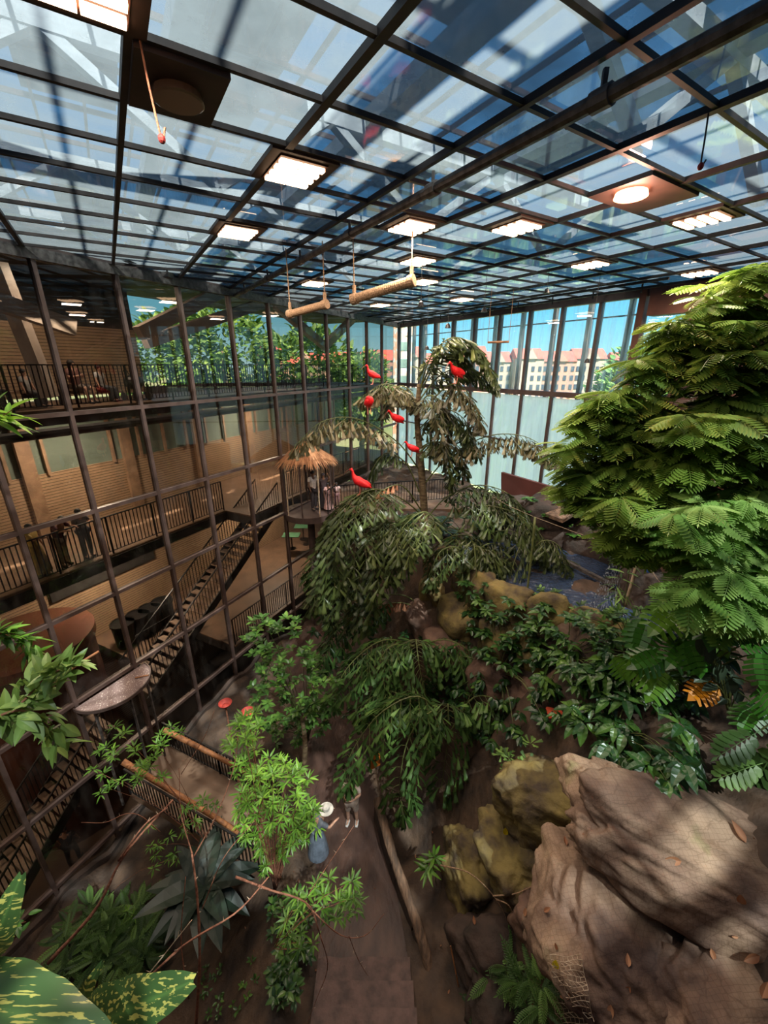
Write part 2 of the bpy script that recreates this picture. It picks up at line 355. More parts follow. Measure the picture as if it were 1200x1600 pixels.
# ---- roof trusses above the glass ceiling
roof = struct(empty('trim_1', (0, 0, CZ + ZC + 2)))
mb = MB()
for k in range(-1, 5):
    a = -1 + 6.5 * k; o = A * a
    zz = CZ + ZC
    mb.bar(o + B * -16 + UP * (zz + 3.6), o + B * 17 + UP * (zz + 3.6), .3, .3)
    for j in range(-5, 6):
        b = 3 * j; s = 1 if j % 2 else -1
        mb.bar(o + B * (b) + UP * (zz + 1.6), o + B * (b + 3) + UP * (zz + 3.6), .26, .2) if s > 0 else mb.bar(o + B * (b) + UP * (zz + 3.6), o + B * (b + 3) + UP * (zz + 1.6), .26, .2)
for b in (-12, -7.2, -2.4, 2.4, 7.2, 12): mb.bar(B * b + A * -12 + UP * (CZ + ZC + 3.8), B * b + A * 32 + UP * (CZ + ZC + 3.8), .5, .4)
mb.build('roof_truss', M['white'], roof)
mb = MB()
for b in np.arange(-16, 17, 1.2): mb.bar(B * b + A * -12 + UP * (CZ + ZC + 4.6), B * b + A * 32 + UP * (CZ + ZC + 4.6), .07, .12)
for a in np.arange(-12, 32, 2.45): mb.bar(A * a + B * -16 + UP * (CZ + ZC + 4.6), A * a + B * 17 + UP * (CZ + ZC + 4.6), .07, .12)
mb.build('roof_glazing_bar', M['frame'], roof)
mb = MB(); rr_ = random.Random(5)
for i in range(-3, 9):
    for j in range(-4, 5):
        if rr_.random() < .45: mb.box(AB(i * 3.92, j * 3.6 + .5, ZC + 4.8), (3.5, 2.2, .06), A, B)
mb.build('roof_shade_panel', M['greyroof'], roof)

# ---- ceiling lamps
def lamp_empty(px, py, label, red=False, board=True, tubes=4, on=True):
    q = Pz(px, py, ZC)
    a = round((A.dot(q) - 2.53 - .49) / .98) * .98 + 2.53 + .49
    b = B.dot(q)
    c = AB(a, b, ZC)
    return c
def ceil_lamp(px, py, label, board=.85, power=1.0):
    c = lamp_empty(px, py, '')
    e = empty('ceiling_lamp', c, label, 'lamp', 'glowing slotted lamps in the glass ceiling')
    mb = MB(); mb.box(c + UP * -.02, (.9, board, .05), A, B); mb.build('housing', M['board'], e)
    mb = MB(); mb.box(c + UP * -.05, (.74, .60, .02), A, B)
    f = mb.build('reflector_frame', M['rimglow'], e)
    for i in range(4):
        mb = MB()
        for j in (-1, 1): mb.box(c + UP * -.07 + A * (-.27 + .18 * i) + B * j * .145, (.09, .27, .05), A, B)
        mb.build('tube', M['glow'], e)
    l = bpy.data.objects.new('light', bpy.data.lights.new('ceiling_lamp_light', 'AREA')); scn.collection.objects.link(l)
    l.data.shape = 'RECTANGLE'; l.data.size = .7; l.data.size_y = .6; l.data.energy = LAMP * power; l.data.color = (1, .80, .62)
    l.parent = e; l.location = (0, 0, -.2)
    return e
LP = [(462, 258, 'largest glowing slotted lamp, left of the long ceiling pipe'), (370, 358, 'glowing slotted lamp left of the pipe, second from the left'),
      (645, 348, 'glowing slotted lamp just right of the ceiling pipe, above the hanging perches'), (808, 350, 'glowing slotted lamp right of the rope of the long perch, in the ceiling middle'),
      (652, 404, 'smaller glowing slotted lamp above the right end of the long perch'), (1095, 338, 'glowing slotted lamp furthest right in the glass ceiling'),
      (920, 410, 'glowing slotted lamp high above the back windows, towards the right'), (488, 441, 'small glowing slotted lamp behind the ropes of the left perch'),
      (595, 474, 'small glowing slotted lamp low behind the long rope perch'), (658, 438, 'small glowing slotted lamp at the right end of the long rope perch'),
      (712, 467, 'small glowing slotted lamp nearest the back windows'), (1083, 425, 'glowing slotted lamp beside the rusty wall box at right'),
      (112, -78, 'bright slotted lamp at the top edge in the ceiling left corner')]
for a in LP: ceil_lamp(*a)
def round_lamp(px, py, label, mat, on):
    c = lamp_empty(px, py, '')
    bw, bo = (1.3, .3) if on else (.72, .0)
    e = empty('round_lamp', c, label, 'lamp')
    mb = MB(); mb.box(c + B * bo + UP * -.03, (.9, bw, .06), A, B); mb.build('housing', M['board'], e)
    mb = MB(); mb.tube([c + UP * -.05, c + UP * -.12, c + UP * -.13], [.2, .22, .2], 20); mb.build('lens', mat, e)
    if on:
        l = bpy.data.objects.new('light', bpy.data.lights.new('round_lamp_light', 'POINT')); scn.collection.objects.link(l)
        l.data.energy = LAMP * .7; l.data.color = (1, .5, .35); l.data.shadow_soft_size = .15; l.parent = e; l.location = (0, 0, -.35)
round_lamp(957, 303, 'round red heat lamp glowing under a brown ceiling board', M['glowred'], True)
round_lamp(270, 155, 'unlit round lamp in a dark brown board at upper left', M['off'], False)
for q, lb in (((225, 205), 'reddish cable dangling from the ceiling beside the unlit round lamp'), ((1100, 215), 'short dark cable dangling from the right of the ceiling')):
    b_ = Pz(q[0] - 8 if q[0] < 500 else q[0] + 8, q[1] - (150 if q[0] < 500 else 45), ZC)
    ln = .62 if q[0] < 500 else .45
    pts = bez([b_, b_ + Vector((.02, 0, -ln * .5)), b_ + Vector((.05, .02, -ln)), b_ + Vector((.09, .02, -ln * .88))], 12)
    e = empty('hanging_cable', b_, lb, 'cable')
    mb = MB(); mb.tube(pts, .008, 6); mb.build('cord', M['stem'] if q[0] < 500 else M['metal'], e)
    mb = MB(); mb.ell(b_ + Vector((.05, .02, -ln)), (.03, .03, .035), 8, 6); mb.build('connector', M['glowred'] if 0 else plain('red_plug', (150, 40, 40)), e)

# ---- left glass wall
TR = [-16, -13.45, -10.95, -8.5, -6.03, -3.58, -1.1, ZC]
wl = struct(empty('wall_left', L_(0, 0, 0)))
mb = MB(); ms = [-21.4]
S_M = [-21.4, -19.6, -17.8, -16.0, -14.2, -12.4, -10.75, -9.05, -7.4, -5.6, -3.8, -1.9, 0, 1.9, 3.8, 5.7, 7.6, 9.4, sC]
for s in S_M: mb.box(L_(s, 0, (ZC - 16) / 2), (.09, .16, ZC + 16), D, NL)
for z in TR[1:]: mb.box(L_((sC - 21.4) / 2, 0, z), (sC + 21.4, .15, .10), D, NL)
mb.build('mullion', M['frame'], wl)
mb = MB()
for s in (-9.35, -8.35, -4.1, -2.3): pass
mb.box(L_((sC - 21.4) / 2, 0, ZC - .12), (sC + 21.4, .22, .22), D, NL); mb.build('top_beam', M['pipe'], wl)
mb = MB(); mb.box(L_((sC - 21.4) / 2, .0, (ZC - 16) / 2), (sC + 21.4, .012, ZC + 16), D, NL); mb.build('glass', M['glassL'], wl)
# cameras and small boxes at the top of the wall
for (px, py, lb) in ((200, 400, 'small grey camera box under the ceiling at the left wall'), (262, 430, 'small dark hook fitting at the top of the left glass wall')):
    q = P(px, py, 11.6 if px < 230 else 12.4); e = empty('wall_camera', q, lb, 'camera')
    mb = MB(); mb.box(q, (.18, .3, .12)); mb.build('body', M['pipe'], e)
    mb = MB(); mb.bar(q, q + UP * .3, .03); mb.build('bracket', M['metal'], e)

# ---- back glass wall
wb = struct(empty('wall_back', K_(8, 0, 0)))
BT = [-6.0, -1.15, ZC]
tM = [0, 1.05, 2.2, 3.5, 5.0, 6.55, 8.15, 9.8, 11.35, 12.9, 14.3]
mb = MB()
for t in tM: mb.box(K_(t, 0, (ZC - 6.2) / 2), (.12, .2, ZC + 6.2), A, B)
for t in tM[:-1]: mb.box(K_(t + .8, .55, (ZC - 6.2) / 2), (.16, .16, ZC + 6.2), A, B)
for z in (-1.15,): mb.box(K_(8.5, 0, z), (17, .22, .2), A, B)
mb.box(K_(8.5, 0, ZC - .12), (17, .25, .24), A, B); mb.box(K_(8.5, .5, ZC - .7), (17, .05, .05), A, B); mb.box(K_(8.5, 0, -3.4), (17, .1, .06), A, B)
mb.build('window_frame', M['frame'], wb)
for i in range(len(tM) - 1):
    t0, t1 = tM[i], tM[i + 1]
    wn = struct(empty('window_%d' % (i + 1), K_((t0 + t1) / 2, 0, 0)))
    mb = MB(); mb.box(K_((t0 + t1) / 2, 0, (ZC - 1.15) / 2), (t1 - t0 - .12, .014, ZC + 1.05), A, B); mb.build('upper_pane', M['glassB'], wn)
    mb = MB(); mb.box(K_((t0 + t1) / 2, 0, (-1.25 - 6.1) / 2), (t1 - t0 - .12, .014, 4.75), A, B); mb.build('lower_pane', M['glassF'], wn)
# brown right part
wr = struct(empty('wall_right', K_(20, 0, 0)))
mb = MB(); mb.box(K_(21, .1, -4), (13.4, .2, 6), A, B); mb.box(K_(21.2, -.1, ZC - .45), (13, .5, .8), A, B); mb.build('rusty_panel', M['brownwall'], wr)
mb = MB()
for t in (14.4, 15.9, 17.6, 19.4): mb.box(K_(t, -.05, .0), (.22, .3, 4.6), A, B)
mb.box(K_(15, 0, -1.1), (1.6, .25, .18), A, B); mb.build('post', M['brownwall'], wr)
mb = MB(); mb.box(K_(21, .12, .4), (10.3, .06, 3), A, B); mb.build('dark_pane', M['darkwin'], wr)
mb = MB(); mb.box(K_(15.1, 0.02, .3), (1.3, .014, 2.6), A, B); mb.build('pane', M['glassB'], wr)
mb = MB(); q0 = K_(27, 0, 0); q1 = Vector((10.5, -3, CZ)); mb.bar((q0 + q1) / 2 * 0 + Vector((q0.x, q0.y, 8)), Vector((q1.x, q1.y, 8)), .2, 21); mb.build('side_panel', M['brownwall'], wr)
mb = MB(); a0 = hall[0]; mb.bar(Vector((a0.x, a0.y, 8)), Vector((10.5, -3, 8)), .2, 21)
struct(mb.build('wall_rear', M['brownwall']))
mb = MB(); mb.tube(bez([K_(16.0, -.35, 1.6), K_(17, -.4, 1.1), K_(18.6, -.4, .35)], 8), .03, 8); mb.tube(bez([K_(16.2, -.35, 1.6), K_(17.2, -.4, 1.2), K_(18.8, -.4, .5)], 8), .03, 8)
mb.tube([K_(16.1, -.35, 1.4), K_(16.5, -.35, -.6)], .025, 8)
tag(mb.build('duct_pipe', M['rope'], loc=K_(17, -.4, 1)), 'pale pipes slung across the dark panes beside the rusty wall at right', 'pipe')

# ---- terrain
def sm(a, b, t): t = min(1, max(0, (t - a) / (b - a))); return t * t * (3 - 2 * t)
def cl(y):
    ks = [(-3, .3), (5, -.4), (8, -.95), (10.6, -1.9), (14, -3.0), (18, -3.8), (40, -4)]
    for (a, x0), (b, x1) in zip(ks, ks[1:]):
        if y <= b: return lerp(x0, x1, (y - a) / (b - a))
    return -4
def utop(y):
    ks = [(-3, 5.5), (4.5, 5.8), (8.3, 6.2), (10, 5.3), (11.8, 4.6), (14, 4.4), (17, 3.4), (40, 2)]
    for (a, x0), (b, x1) in zip(ks, ks[1:]):
        if y <= b: return lerp(x0, x1, (y - a) / (b - a))
    return 3
def h(x, y, nz=True):
    u = x - cl(y); top = -6.15
    if u > 0:
        ut = utop(y); z = -12 + 5.85 * sm(1.15, ut, u) ** (1.0 if y < 8 else 1.5)
        if y < 8: z += .9 * sm(ut, ut + 3, u) * (1 - sm(6, 8, y))
    else:
        z = -12 - 1.9 * sm(-1.6, -5.5, u) * (1 - sm(8, 12, y))
        if u < -1.2: z += .35 * math.exp(-((u + 2.0) / .7) ** 2)
    z = lerp(z, top, sm(17.5, 20, y))
    if nz:
        k = .0 if -1.25 < u < 1.15 and y < 17 else 1
        z += (k * .22 * abs(noise.noise(Vector((x * 1.7, y * 1.7, 7)))) + k * .07 * noise.noise(Vector((x * 6, y * 6, 1)))) if u > 1.2 else 0
        z += k * .28 * noise.noise(Vector((x * .9, y * .9, 0))) + k * .12 * noise.noise(Vector((x * 2.6, y * 2.6, 3)))
    return z
def hit(px, py):                                 # where the line of sight through a picture point meets the ground
    Y = 1.5
    while Y < 26:
        q = P(px, py, Y)
        if q.z - CZ < h(q.x, q.y): return q
        Y += .06
    return q
from bisect import bisect
gx = np.arange(-14.2, 15, .15); gy = np.arange(-3, 30, .15)
def inside(x, y, mrg=0):
    if (Vector((x, y, 0)) - P0).dot(NL) > -mrg: return False
    if (Vector((x, y, 0)) - COR).dot(B) > -mrg: return False
    return True
mb = MB(); vs = []; idx = {}
for j, y in enumerate(gy):
    for i, x in enumerate(gx):
        px_, py_ = x, y
        dl = (Vector((x, y, 0)) - P0).dot(NL)
        if dl > -.02: px_ -= (dl + .02) * NL.x; py_ -= (dl + .02) * NL.y
        db = (Vector((px_, py_, 0)) - COR).dot(B)
        if db > -.05: px_ -= (db + .05) * B.x; py_ -= (db + .05) * B.y
        idx[i, j] = len(vs); vs.append((px_, py_, CZ + h(px_, py_)))
fs = []
for j in range(len(gy) - 1):
    for i in range(len(gx) - 1):
        cx_, cy_ = gx[i] + .075, gy[j] + .075
        if inside(cx_, cy_, -.7): fs.append((idx[i, j], idx[i + 1, j], idx[i + 1, j + 1], idx[i, j + 1]))
mb.add(vs, fs); struct(mb.build('floor', M['soil'], smooth=True))
mb = MB(); vs = []; fs = []; ss = np.arange(-21.4, 12, .4)
for s in ss:
    q = L_(s, 0, 0); z = CZ + h(q.x, q.y) + .14
    for o_, zz in ((-.16, z - .8), (-.16, z), (.06, z), (.06, 0)): w_ = L_(s, o_, 0); vs.append((w_.x, w_.y, zz))
for i in range(len(ss) - 1):
    for k in range(3): fs.append((i * 4 + k, i * 4 + k + 1, (i + 1) * 4 + k + 1, (i + 1) * 4 + k))
mb.add(vs, fs); struct(mb.build('baseboard_left', M['darkrock']))
# earth path
mb = MB(); vs = []; fs = []; ys = np.arange(4.9, 17, .4)
for y in ys:
    for k in range(9): vs.append((cl(y) - 1.0 + k * .24, y, CZ - 11.97 + .02 * noise.noise(Vector((k * .5, y, 0)))))
for j in range(len(ys) - 1):
    for k in range(8): fs.append((j * 9 + k, j * 9 + k + 1, (j + 1) * 9 + k + 1, (j + 1) * 9 + k))
mb.add(vs, fs); struct(mb.build('floor_path', M['path'], smooth=True))
# steps at the bottom
e = empty('stone_stairs', (-.3, 4.4, CZ - 12), 'worn stone steps climbing towards the viewer at the end of the earth path', 'stairs')
for k in range(7):
    y = 5.0 - k * .42; mb = MB(); z = CZ - 12 + .15 * (k + 1)
    x0, x1 = cl(y) - 1.0 - .02 * k, cl(y) + .95
    pts = []
    for i in range(9): pts.append(Vector((lerp(x0, x1, i / 8), y + .03 * noise.noise(Vector((i * .8, k, 0))), z)))
    pts += [Vector((x1, y - .6, z)), Vector((x0, y - .6, z))]
    mb.poly(pts[::-1], .4); mb.build('step', M['step'], e)

# ------------------------------------------------------------------ the lobby building behind the left glass
def box_L(mb, s0, s1, o0, o1, z0, z1): return mb.box(L_((s0 + s1) / 2, (o0 + o1) / 2, (z0 + z1) / 2), (abs(s1 - s0), abs(o1 - o0), abs(z1 - z0)), D, NL)
mb = MB(); box_L(mb, -24, 16, 0, 14, -16.3, -16.0); struct(mb.build('floor_lobby', M['lobbyfloor']))
wlob = struct(empty('wall_far', L_(0, 6, 0)))
mb = MB()
box_L(mb, -24, 14, 6.3, 6.5, -16, -7.2); box_L(mb, -24, 14, 6.3, 6.5, -6.0, -3.75)
box_L(mb, -24, -1.0, 6.3, 6.5, -1.1, 1.35)
mb.build('slatted_panel', M['wood'], wlob)
mb = MB()
for s in np.arange(-24, 14, 3.6): box_L(mb, s - .22, s + .22, 6.15, 6.3, -6, -1.3)
for s in np.arange(-22.2, 14, 1.2): box_L(mb, s - .05, s + .05, 6.2, 6.3, -3.8, -1.4)
mb.build('post', M['woodf'], wlob)
mb = MB(); box_L(mb, -24, 14, 6.38, 6.5, -3.75, -1.3); mb.build('frosted_strip', M['frost'], wlob)
mb = MB(); box_L(mb, -24, 14, 6.3, 6.5, -7.2, -6.2); box_L(mb, -6.5, -2.2, 6.2, 6.3, -8.6, -6.9); mb.build('dark_opening', M['slab'], wlob)
mb = MB(); box_L(mb, -24, -1.0, 6.36, 6.5, 1.35, 2.8); box_L(mb, -1, 14, 6.36, 6.5, -1.3, -.9); mb.build('dark_upper_panel', M['slab'], wlob)
mb = MB(); box_L(mb, -24.2, -24, 0, 6.5, -16, 3); struct(mb.build('wall_side', M['wood']))
def deck(s0, s1, o0, o1, z, nm):
    d = struct(empty(nm, L_((s0 + s1) / 2, (o0 + o1) / 2, z)))
    mb = MB(); box_L(mb, s0, s1, o0, o1, z - .06, z); mb.build('boards', M['floorw'], d)
    mb = MB(); box_L(mb, s0, s1, o0 - .05, o1, z - .42, z - .06); mb.build('slab', M['slab'], d)
deck(-23, 14, 2.45, 6.3, -1.2, 'floor_upper_gallery')
deck(-23, -1.0, 2.45, 6.3, -6.0, 'floor_middle_gallery'); deck(-1.0, 14, 1.0, 6.3, -6.0, 'floor_middle_landing')
deck(-3.2, 14, .5, 6.3, -10.95, 'floor_lower_gallery'); deck(-5.6, -3.2, 3.0, 6.3, -10.95, 'floor_lower_landing')
def railing(pts, hgt, label, group=None, mat='metal', gap=.13, cap=None, post=1.6, name='railing', r=.012):
    e = empty(name, pts[0], label, 'railing', group)
    tr, br, ba = MB(), MB(), MB()
    for a, b in zip(pts, pts[1:]):
        n = max(2, int((b - a).length / gap)); up = UP * hgt
        tr.bar(a + up, b + up, .05, .035); br.bar(a + UP * .1, b + UP * .1, .035, .02)
        for i in range(1, n): q = a.lerp(b, i / n); ba.bar(q + UP * .1, q + up, r * 2)
        m = max(1, int((b - a).length / post))
        for i in range(m + 1): po = MB(); q = a.lerp(b, i / m); po.bar(q, q + up, .045); po.build('post', M[mat], e)
    tr.build('handrail', cap or M[mat], e); br.build('lower_rail', M[mat], e); ba.build('baluster_row', M[mat], e)
    return e
railing([L_(-22, 2.55, -1.2), L_(12, 2.55, -1.2)], 1.2, 'long black railing of the uppermost gallery behind the glass')
railing([L_(-22, 2.55, -6), L_(-1.0, 2.55, -6)], 1.3, 'black railing of the middle gallery behind the glass where the three visitors lean')
railing([L_(1.2, 1.1, -6), L_(12, 1.1, -6)], 1.3, 'black railing of the middle landing beside the thatched hut')
railing([L_(-3.1, .6, -10.95), L_(12, .6, -10.95)], 1.2, 'black railing of the lower gallery below the staircase')
railing([L_(-5.5, 3.1, -10.95), L_(-3.3, 3.1, -10.95)], 1.2, 'black railing in front of the row of dark bins')
railing([L_(-15.5, .8, -16), L_(-7.2, .8, -16)], 1.2, 'dark railing on the lowest lobby floor inside the glass')
def stairs(s0, z0, s1, z1, off, wdt, label, n):
    e = empty('staircase', L_(s0, off, z0), label, 'stairs')
    a, b = L_(s0, off, z0), L_(s1, off, z1)
    for k in range(n):
        t = (k + .5) / n; mb = MB(); q = L_(lerp(s0, s1, t), off, lerp(z0, z1, t)); mb.box(q, (abs(s1 - s0) / n * .9, wdt, .05), D, NL); mb.build('tread', M['tread'], e)
    for sd in (-1, 1):
        o = NL * sd * (wdt / 2 + .03)
        mb = MB(); mb.bar(a + o - UP * .12, b + o - UP * .12, .05, .32); mb.build('stringer', M['slab'], e)
        mb = MB(); mb.bar(a + o + UP * 1.05, b + o + UP * 1.05, .05, .04)
        for k in range(n * 2 + 1): q = (a + o).lerp(b + o, k / (n * 2)); mb.bar(q, q + UP * 1.05, .02)
        mb.build('balustrade', M['metal'], e)
stairs(-6.6, -10.9, .9, -6.1, 1.75, 1.25, 'long open staircase with pale treads rising to the middle landing behind the glass', 26)
stairs(-13.6, -15.9, -7.8, -11.0, 1.75, 1.25, 'lower staircase with pale treads at the left edge, behind the glass', 26)
# struts of the lobby roof
for i, (s0, z0, s1, z1, o) in enumerate([(-11.2, 2.4, -6.2, .9, 1.2), (-6.6, 2.5, -6.2, -.9, 3.2), (-4.2, .9, -.5, 2.6, 1.5), (-3.4, .7, 2.4, 2.5, 2.4), (3.5, 2.6, 7.5, .9, 2.5), (7.2, .9, 10.5, 2.6, 2.5)]):
    mb = MB(); mb.bar(L_(s0, o, z0), L_(s1, o, z1), .3, .38)
    lb = ['cream slanting roof strut behind the far left upper glass', 'cream upright roof strut behind the second upper bay of glass', 'cream roof strut rising to the right, behind the third upper bay',
          'flat cream roof strut above the reflected trees', 'pale roof strut falling to the right near the hut, behind the glass', 'pale roof strut rising to the glass corner'][i]
    tag(mb.build('roof_strut', M['pinkbeam'], loc=L_(s0, o, z0)), lb, 'beam')
mb = MB()
box_L(mb, -24, 14, 0.2, 7, 2.75, 2.9)
struct(mb.build('ceiling_lobby', M['slab']))
mb = MB(); mb.tube([L_(-22, 1.9, -1.75), L_(12, 1.9, -1.75)], .13, 10)
tag(mb.build('duct', M['slab'], loc=L_(0, 1.9, -1.75)), 'dark round duct running under the uppermost gallery behind the glass', 'pipe')
# fill lights added to brighten the lobby, each with a made-up glowing disc
def down(s, o, z, wt, lab):
    e = empty('downlight', L_(s, o, z), lab, 'lamp', 'added fill lights in the lobby')
    mb = MB(); mb.tube([L_(s, o, z), L_(s, o, z - .06)], .1, 14); mb.build('lens', M['glow'], e)
    l = bpy.data.objects.new('light', bpy.data.lights.new('downlight', 'AREA')); scn.collection.objects.link(l); l.data.shape = 'DISK'; l.data.size = .5
    l.data.energy = wt; l.data.color = (1, .86, .70); l.parent = e; l.location = (0, 0, -.1)
for s, nm in ((-14, 'left'), (-5, 'middle'), (4, 'right')):
    down(s, 4.4, -1.64, 420, 'added round fill light under the uppermost gallery, the %s one of three' % nm)
    down(s, 4.4, -6.44, 420, 'added round fill light under the middle gallery, the %s one of three' % nm)
    down(s, 3.0, 2.74, 200, 'added round fill light in the lobby roof above the uppermost gallery, the %s one of three' % nm)
down(3, 3.4, -11.4, 60, 'single added round fill light under the lower gallery behind the glass')
# row of dark bins
for i, s in enumerate((-5.1, -4.45, -3.9, -3.3)):
    q = L_(s, 4.6, -10.95); e = empty('waste_bin', q, ['leftmost of the row of dark bins beside the staircase', 'second of the dark bins from the left beside the staircase', 'third of the dark bins from the left beside the staircase', 'rightmost of the dark bins beside the staircase'][i], 'bin', 'dark bins on the lower landing')
    mb = MB(); mb.tube([q, q + UP * .05, q + UP * 1.0, q + UP * 1.05], [.34, .36, .42, .44], 18); mb.build('bin_body', M['metal'], e)
    mb = MB(); mb.tube([q + UP * 1.03, q + UP * 1.10], [.46, .46], 18, False); mb.build('rim', M['slab'], e)
# big round copper drum, white box
e = empty('round_kiosk', L_(-8.2, 4.35, -16), 'huge round copper coloured drum standing in the lobby at left', 'kiosk')
mb = MB(); c = L_(-8.2, 4.35, -16); mb.tube([c, c + UP * 7.2], 1.8, 48); mb.build('drum', pmat('copper_cladding', (92, 52, 38), .35, .3, (74, 42, 32), 1), e)
mb = MB(); mb.tube([c + UP * 7.2, c + UP * 7.5], [1.9, 1.9], 48); mb.build('rim', pmat('copper_rim', (110, 68, 50), .4, .3), e)
mb = MB(); c = L_(-9.4, 1.0, -9.9); mb.box(c, (.5, .08, .55), D, NL)
tag(mb.build('notice_board', plain('pale_green_board', (182, 190, 170)), loc=c), 'pale greenish notice board standing behind the glass above the feeding table', 'board')

# ------------------------------------------------------------------ people
SK = [plain('skin_light', (206, 158, 132)), plain('skin_brown', (128, 88, 66)), plain('skin_tan', (176, 128, 100))]
HAIR = plain('dark_hair', (34, 26, 24))
def skin_obj(name, verts, edges, radii, mat, parent, root=0, lv=2):
    me = bpy.data.meshes.new(name); me.from_pydata([tuple(v) for v in verts], edges, []); me.materials.append(mat)
    o = bpy.data.objects.new(name, me); scn.collection.objects.link(o); o.parent = parent
    m = o.modifiers.new('skin', 'SKIN'); m.use_smooth_shade = True
    for i, r in enumerate(radii):
        sv = me.skin_vertices[0].data[i]; sv.radius = (r, r) if np.isscalar(r) else r; sv.use_root = (i == root)
    s = o.modifiers.new('sub', 'SUBSURF'); s.levels = lv - 1; s.render_levels = lv
    return o
def person(loc, ang, label, ht=1.72, pose='stand', skin=0, top=(220, 215, 210), legs=(50, 50, 60), legkind='trousers', hair=True, hairlen=0, extra=None, shoes=(60, 50, 46), group=None, arms=None, hat=None):
    e = empty('person', loc, label, 'person', group, rz=ang); k = ht / 1.75
    J = {}
    sit = pose == 'sit'; pz = .52 if sit else .95
    J['pelvis'] = (0, 0, pz); J['waist'] = (0, .01, pz + .17); J['chest'] = (0, .0, pz + .38); J['neck'] = (0, 0, pz + .55); J['chin'] = (0, .015, pz + .61); J['head'] = (0, .03, pz + .68); J['crown'] = (0, .02, pz + .755)
    J['nose'] = (0, .105, pz + .665)
    if pose == 'lean':
        for n_, d_ in (('waist', .03), ('chest', .12), ('neck', .2), ('chin', .25), ('head', .28), ('crown', .29), ('nose', .36)): x, y, z = J[n_]; J[n_] = (x, y + d_, z - d_ * .22)
    cx = J['chest'][1]; cz = J['chest'][2]
    am = {'down': [(.26, .02, -.2), (.27, .10, -.44), (.265, .13, -.52)], 'hold': [(.25, .06, -.2), (.12, .26, -.16), (.06, .31, -.13)], 'rail': [(.26, .16, -.16), (.2, .36, -.12), (.17, .43, -.13)], 'up': [(.27, .12, .02), (.18, .22, .22), (.14, .24, .3)]}
    al, ar = arms or ('down', 'down')
    for sd, nm, a in ((-1, 'l', al), (1, 'r', ar)):
        J['sh' + nm] = (.17 * sd, cx, cz + .10)
        e_, w_, h_ = am[a]; J['el' + nm] = (e_[0] * sd, cx + e_[1], cz + .10 + e_[2]); J['wr' + nm] = (w_[0] * sd, cx + w_[1], cz + .10 + w_[2]); J['ha' + nm] = (h_[0] * sd, cx + h_[1], cz + .10 + h_[2])
        J['hip' + nm] = (.09 * sd, 0, pz - .04)
        if sit: J['kn' + nm] = (.13 * sd, .42, .5); J['an' + nm] = (.13 * sd, .45, .08); J['to' + nm] = (.14 * sd, .60, .035)
        else:
            st = .08 * sd if pose in ('walk',) else .02 * sd
            J['kn' + nm] = (.11 * sd, .03 + st, .50); J['an' + nm] = (.12 * sd, -.01 + st, .08); J['to' + nm] = (.135 * sd, .15 + st, .035)
    names = list(J); V = [Vector(J[n]) * k for n in names]; ix = {n: i for i, n in enumerate(names)}
    rad = dict(pelvis=.13, waist=.115, chest=.13, neck=.05, chin=.062, head=.085, crown=.06, nose=.018)
    for nm in 'lr': rad.update({'sh' + nm: .065, 'el' + nm: .042, 'wr' + nm: .027, 'ha' + nm: .032, 'hip' + nm: .09, 'kn' + nm: .058, 'an' + nm: .04, 'to' + nm: .035})
    ed = [('pelvis', 'waist'), ('waist', 'chest'), ('chest', 'neck'), ('neck', 'chin'), ('chin', 'head'), ('head', 'crown'), ('head', 'nose')]
    for nm in 'lr': ed += [('chest', 'sh' + nm), ('sh' + nm, 'el' + nm), ('el' + nm, 'wr' + nm), ('wr' + nm, 'ha' + nm), ('pelvis', 'hip' + nm), ('hip' + nm, 'kn' + nm), ('kn' + nm, 'an' + nm), ('an' + nm, 'to' + nm)]
    E = [(ix[a], ix[b]) for a, b in ed]; Rr = [rad[n] * k for n in names]
    for nm, sd in (('l', -1), ('r', 1)):           # five fingers
        hv = V[ix['ha' + nm]]; dr = (hv - V[ix['wr' + nm]]).normalized(); sdv = dr.orthogonal().normalized()
        for f, (o_, ln) in enumerate(((-.028, .06), (-.010, .075), (.010, .08), (.028, .065), (.045, .04))):
            V.append(hv + sdv * o_ * k + dr * ln * .55 * k); Rr.append(.0095 * k); V.append(hv + sdv * o_ * 1.1 * k + dr * ln * k + Vector((0, -.01, -.01))); Rr.append(.0085 * k)
            E += [(ix['ha' + nm], len(V) - 2), (len(V) - 2, len(V) - 1)]
    skin_obj('body', V, E, Rr, SK[skin], e)
    def sub(nms, grow, mat, name, eds=None, over=None):
        VV = [Vector(J[n]) * k for n in nms]; ii = {n: i for i, n in enumerate(nms)}
        if over:
            for n, v in over.items(): VV[ii[n]] = Vector(v) * k
        EE = [(ii[a], ii[b]) for a, b in ed if a in ii and b in ii]
        skin_obj(name, VV, EE, [(rad[n] + grow) * k for n in nms], mat, e, 0, 2)
    tm = plain('cloth_top', top); lm = plain('cloth_lower', legs)
    ov = {'el' + n: Vector(J['sh' + n]).lerp(Vector(J['el' + n]), .8) for n in 'lr'}
    sub(['waist', 'pelvis', 'chest', 'shl', 'shr', 'ell', 'elr'], .022, tm, 'shirt', over=ov)
    if legkind == 'trousers': sub(['pelvis', 'hipl', 'hipr', 'knl', 'knr', 'anl', 'anr'], .02, lm, 'trousers')
    elif legkind == 'shorts':
        sub(['pelvis', 'hipl', 'hipr', 'knl', 'knr'], .03, lm, 'shorts')
    else:
        mb = MB(); mb.tube([Vector((0, .0, z)) * k for z in (pz + .1, pz - .1, .5, .12)], [.15 * k, .19 * k, .25 * k, .3 * k], 18); o = mb.build('skirt', lm); o.parent = e
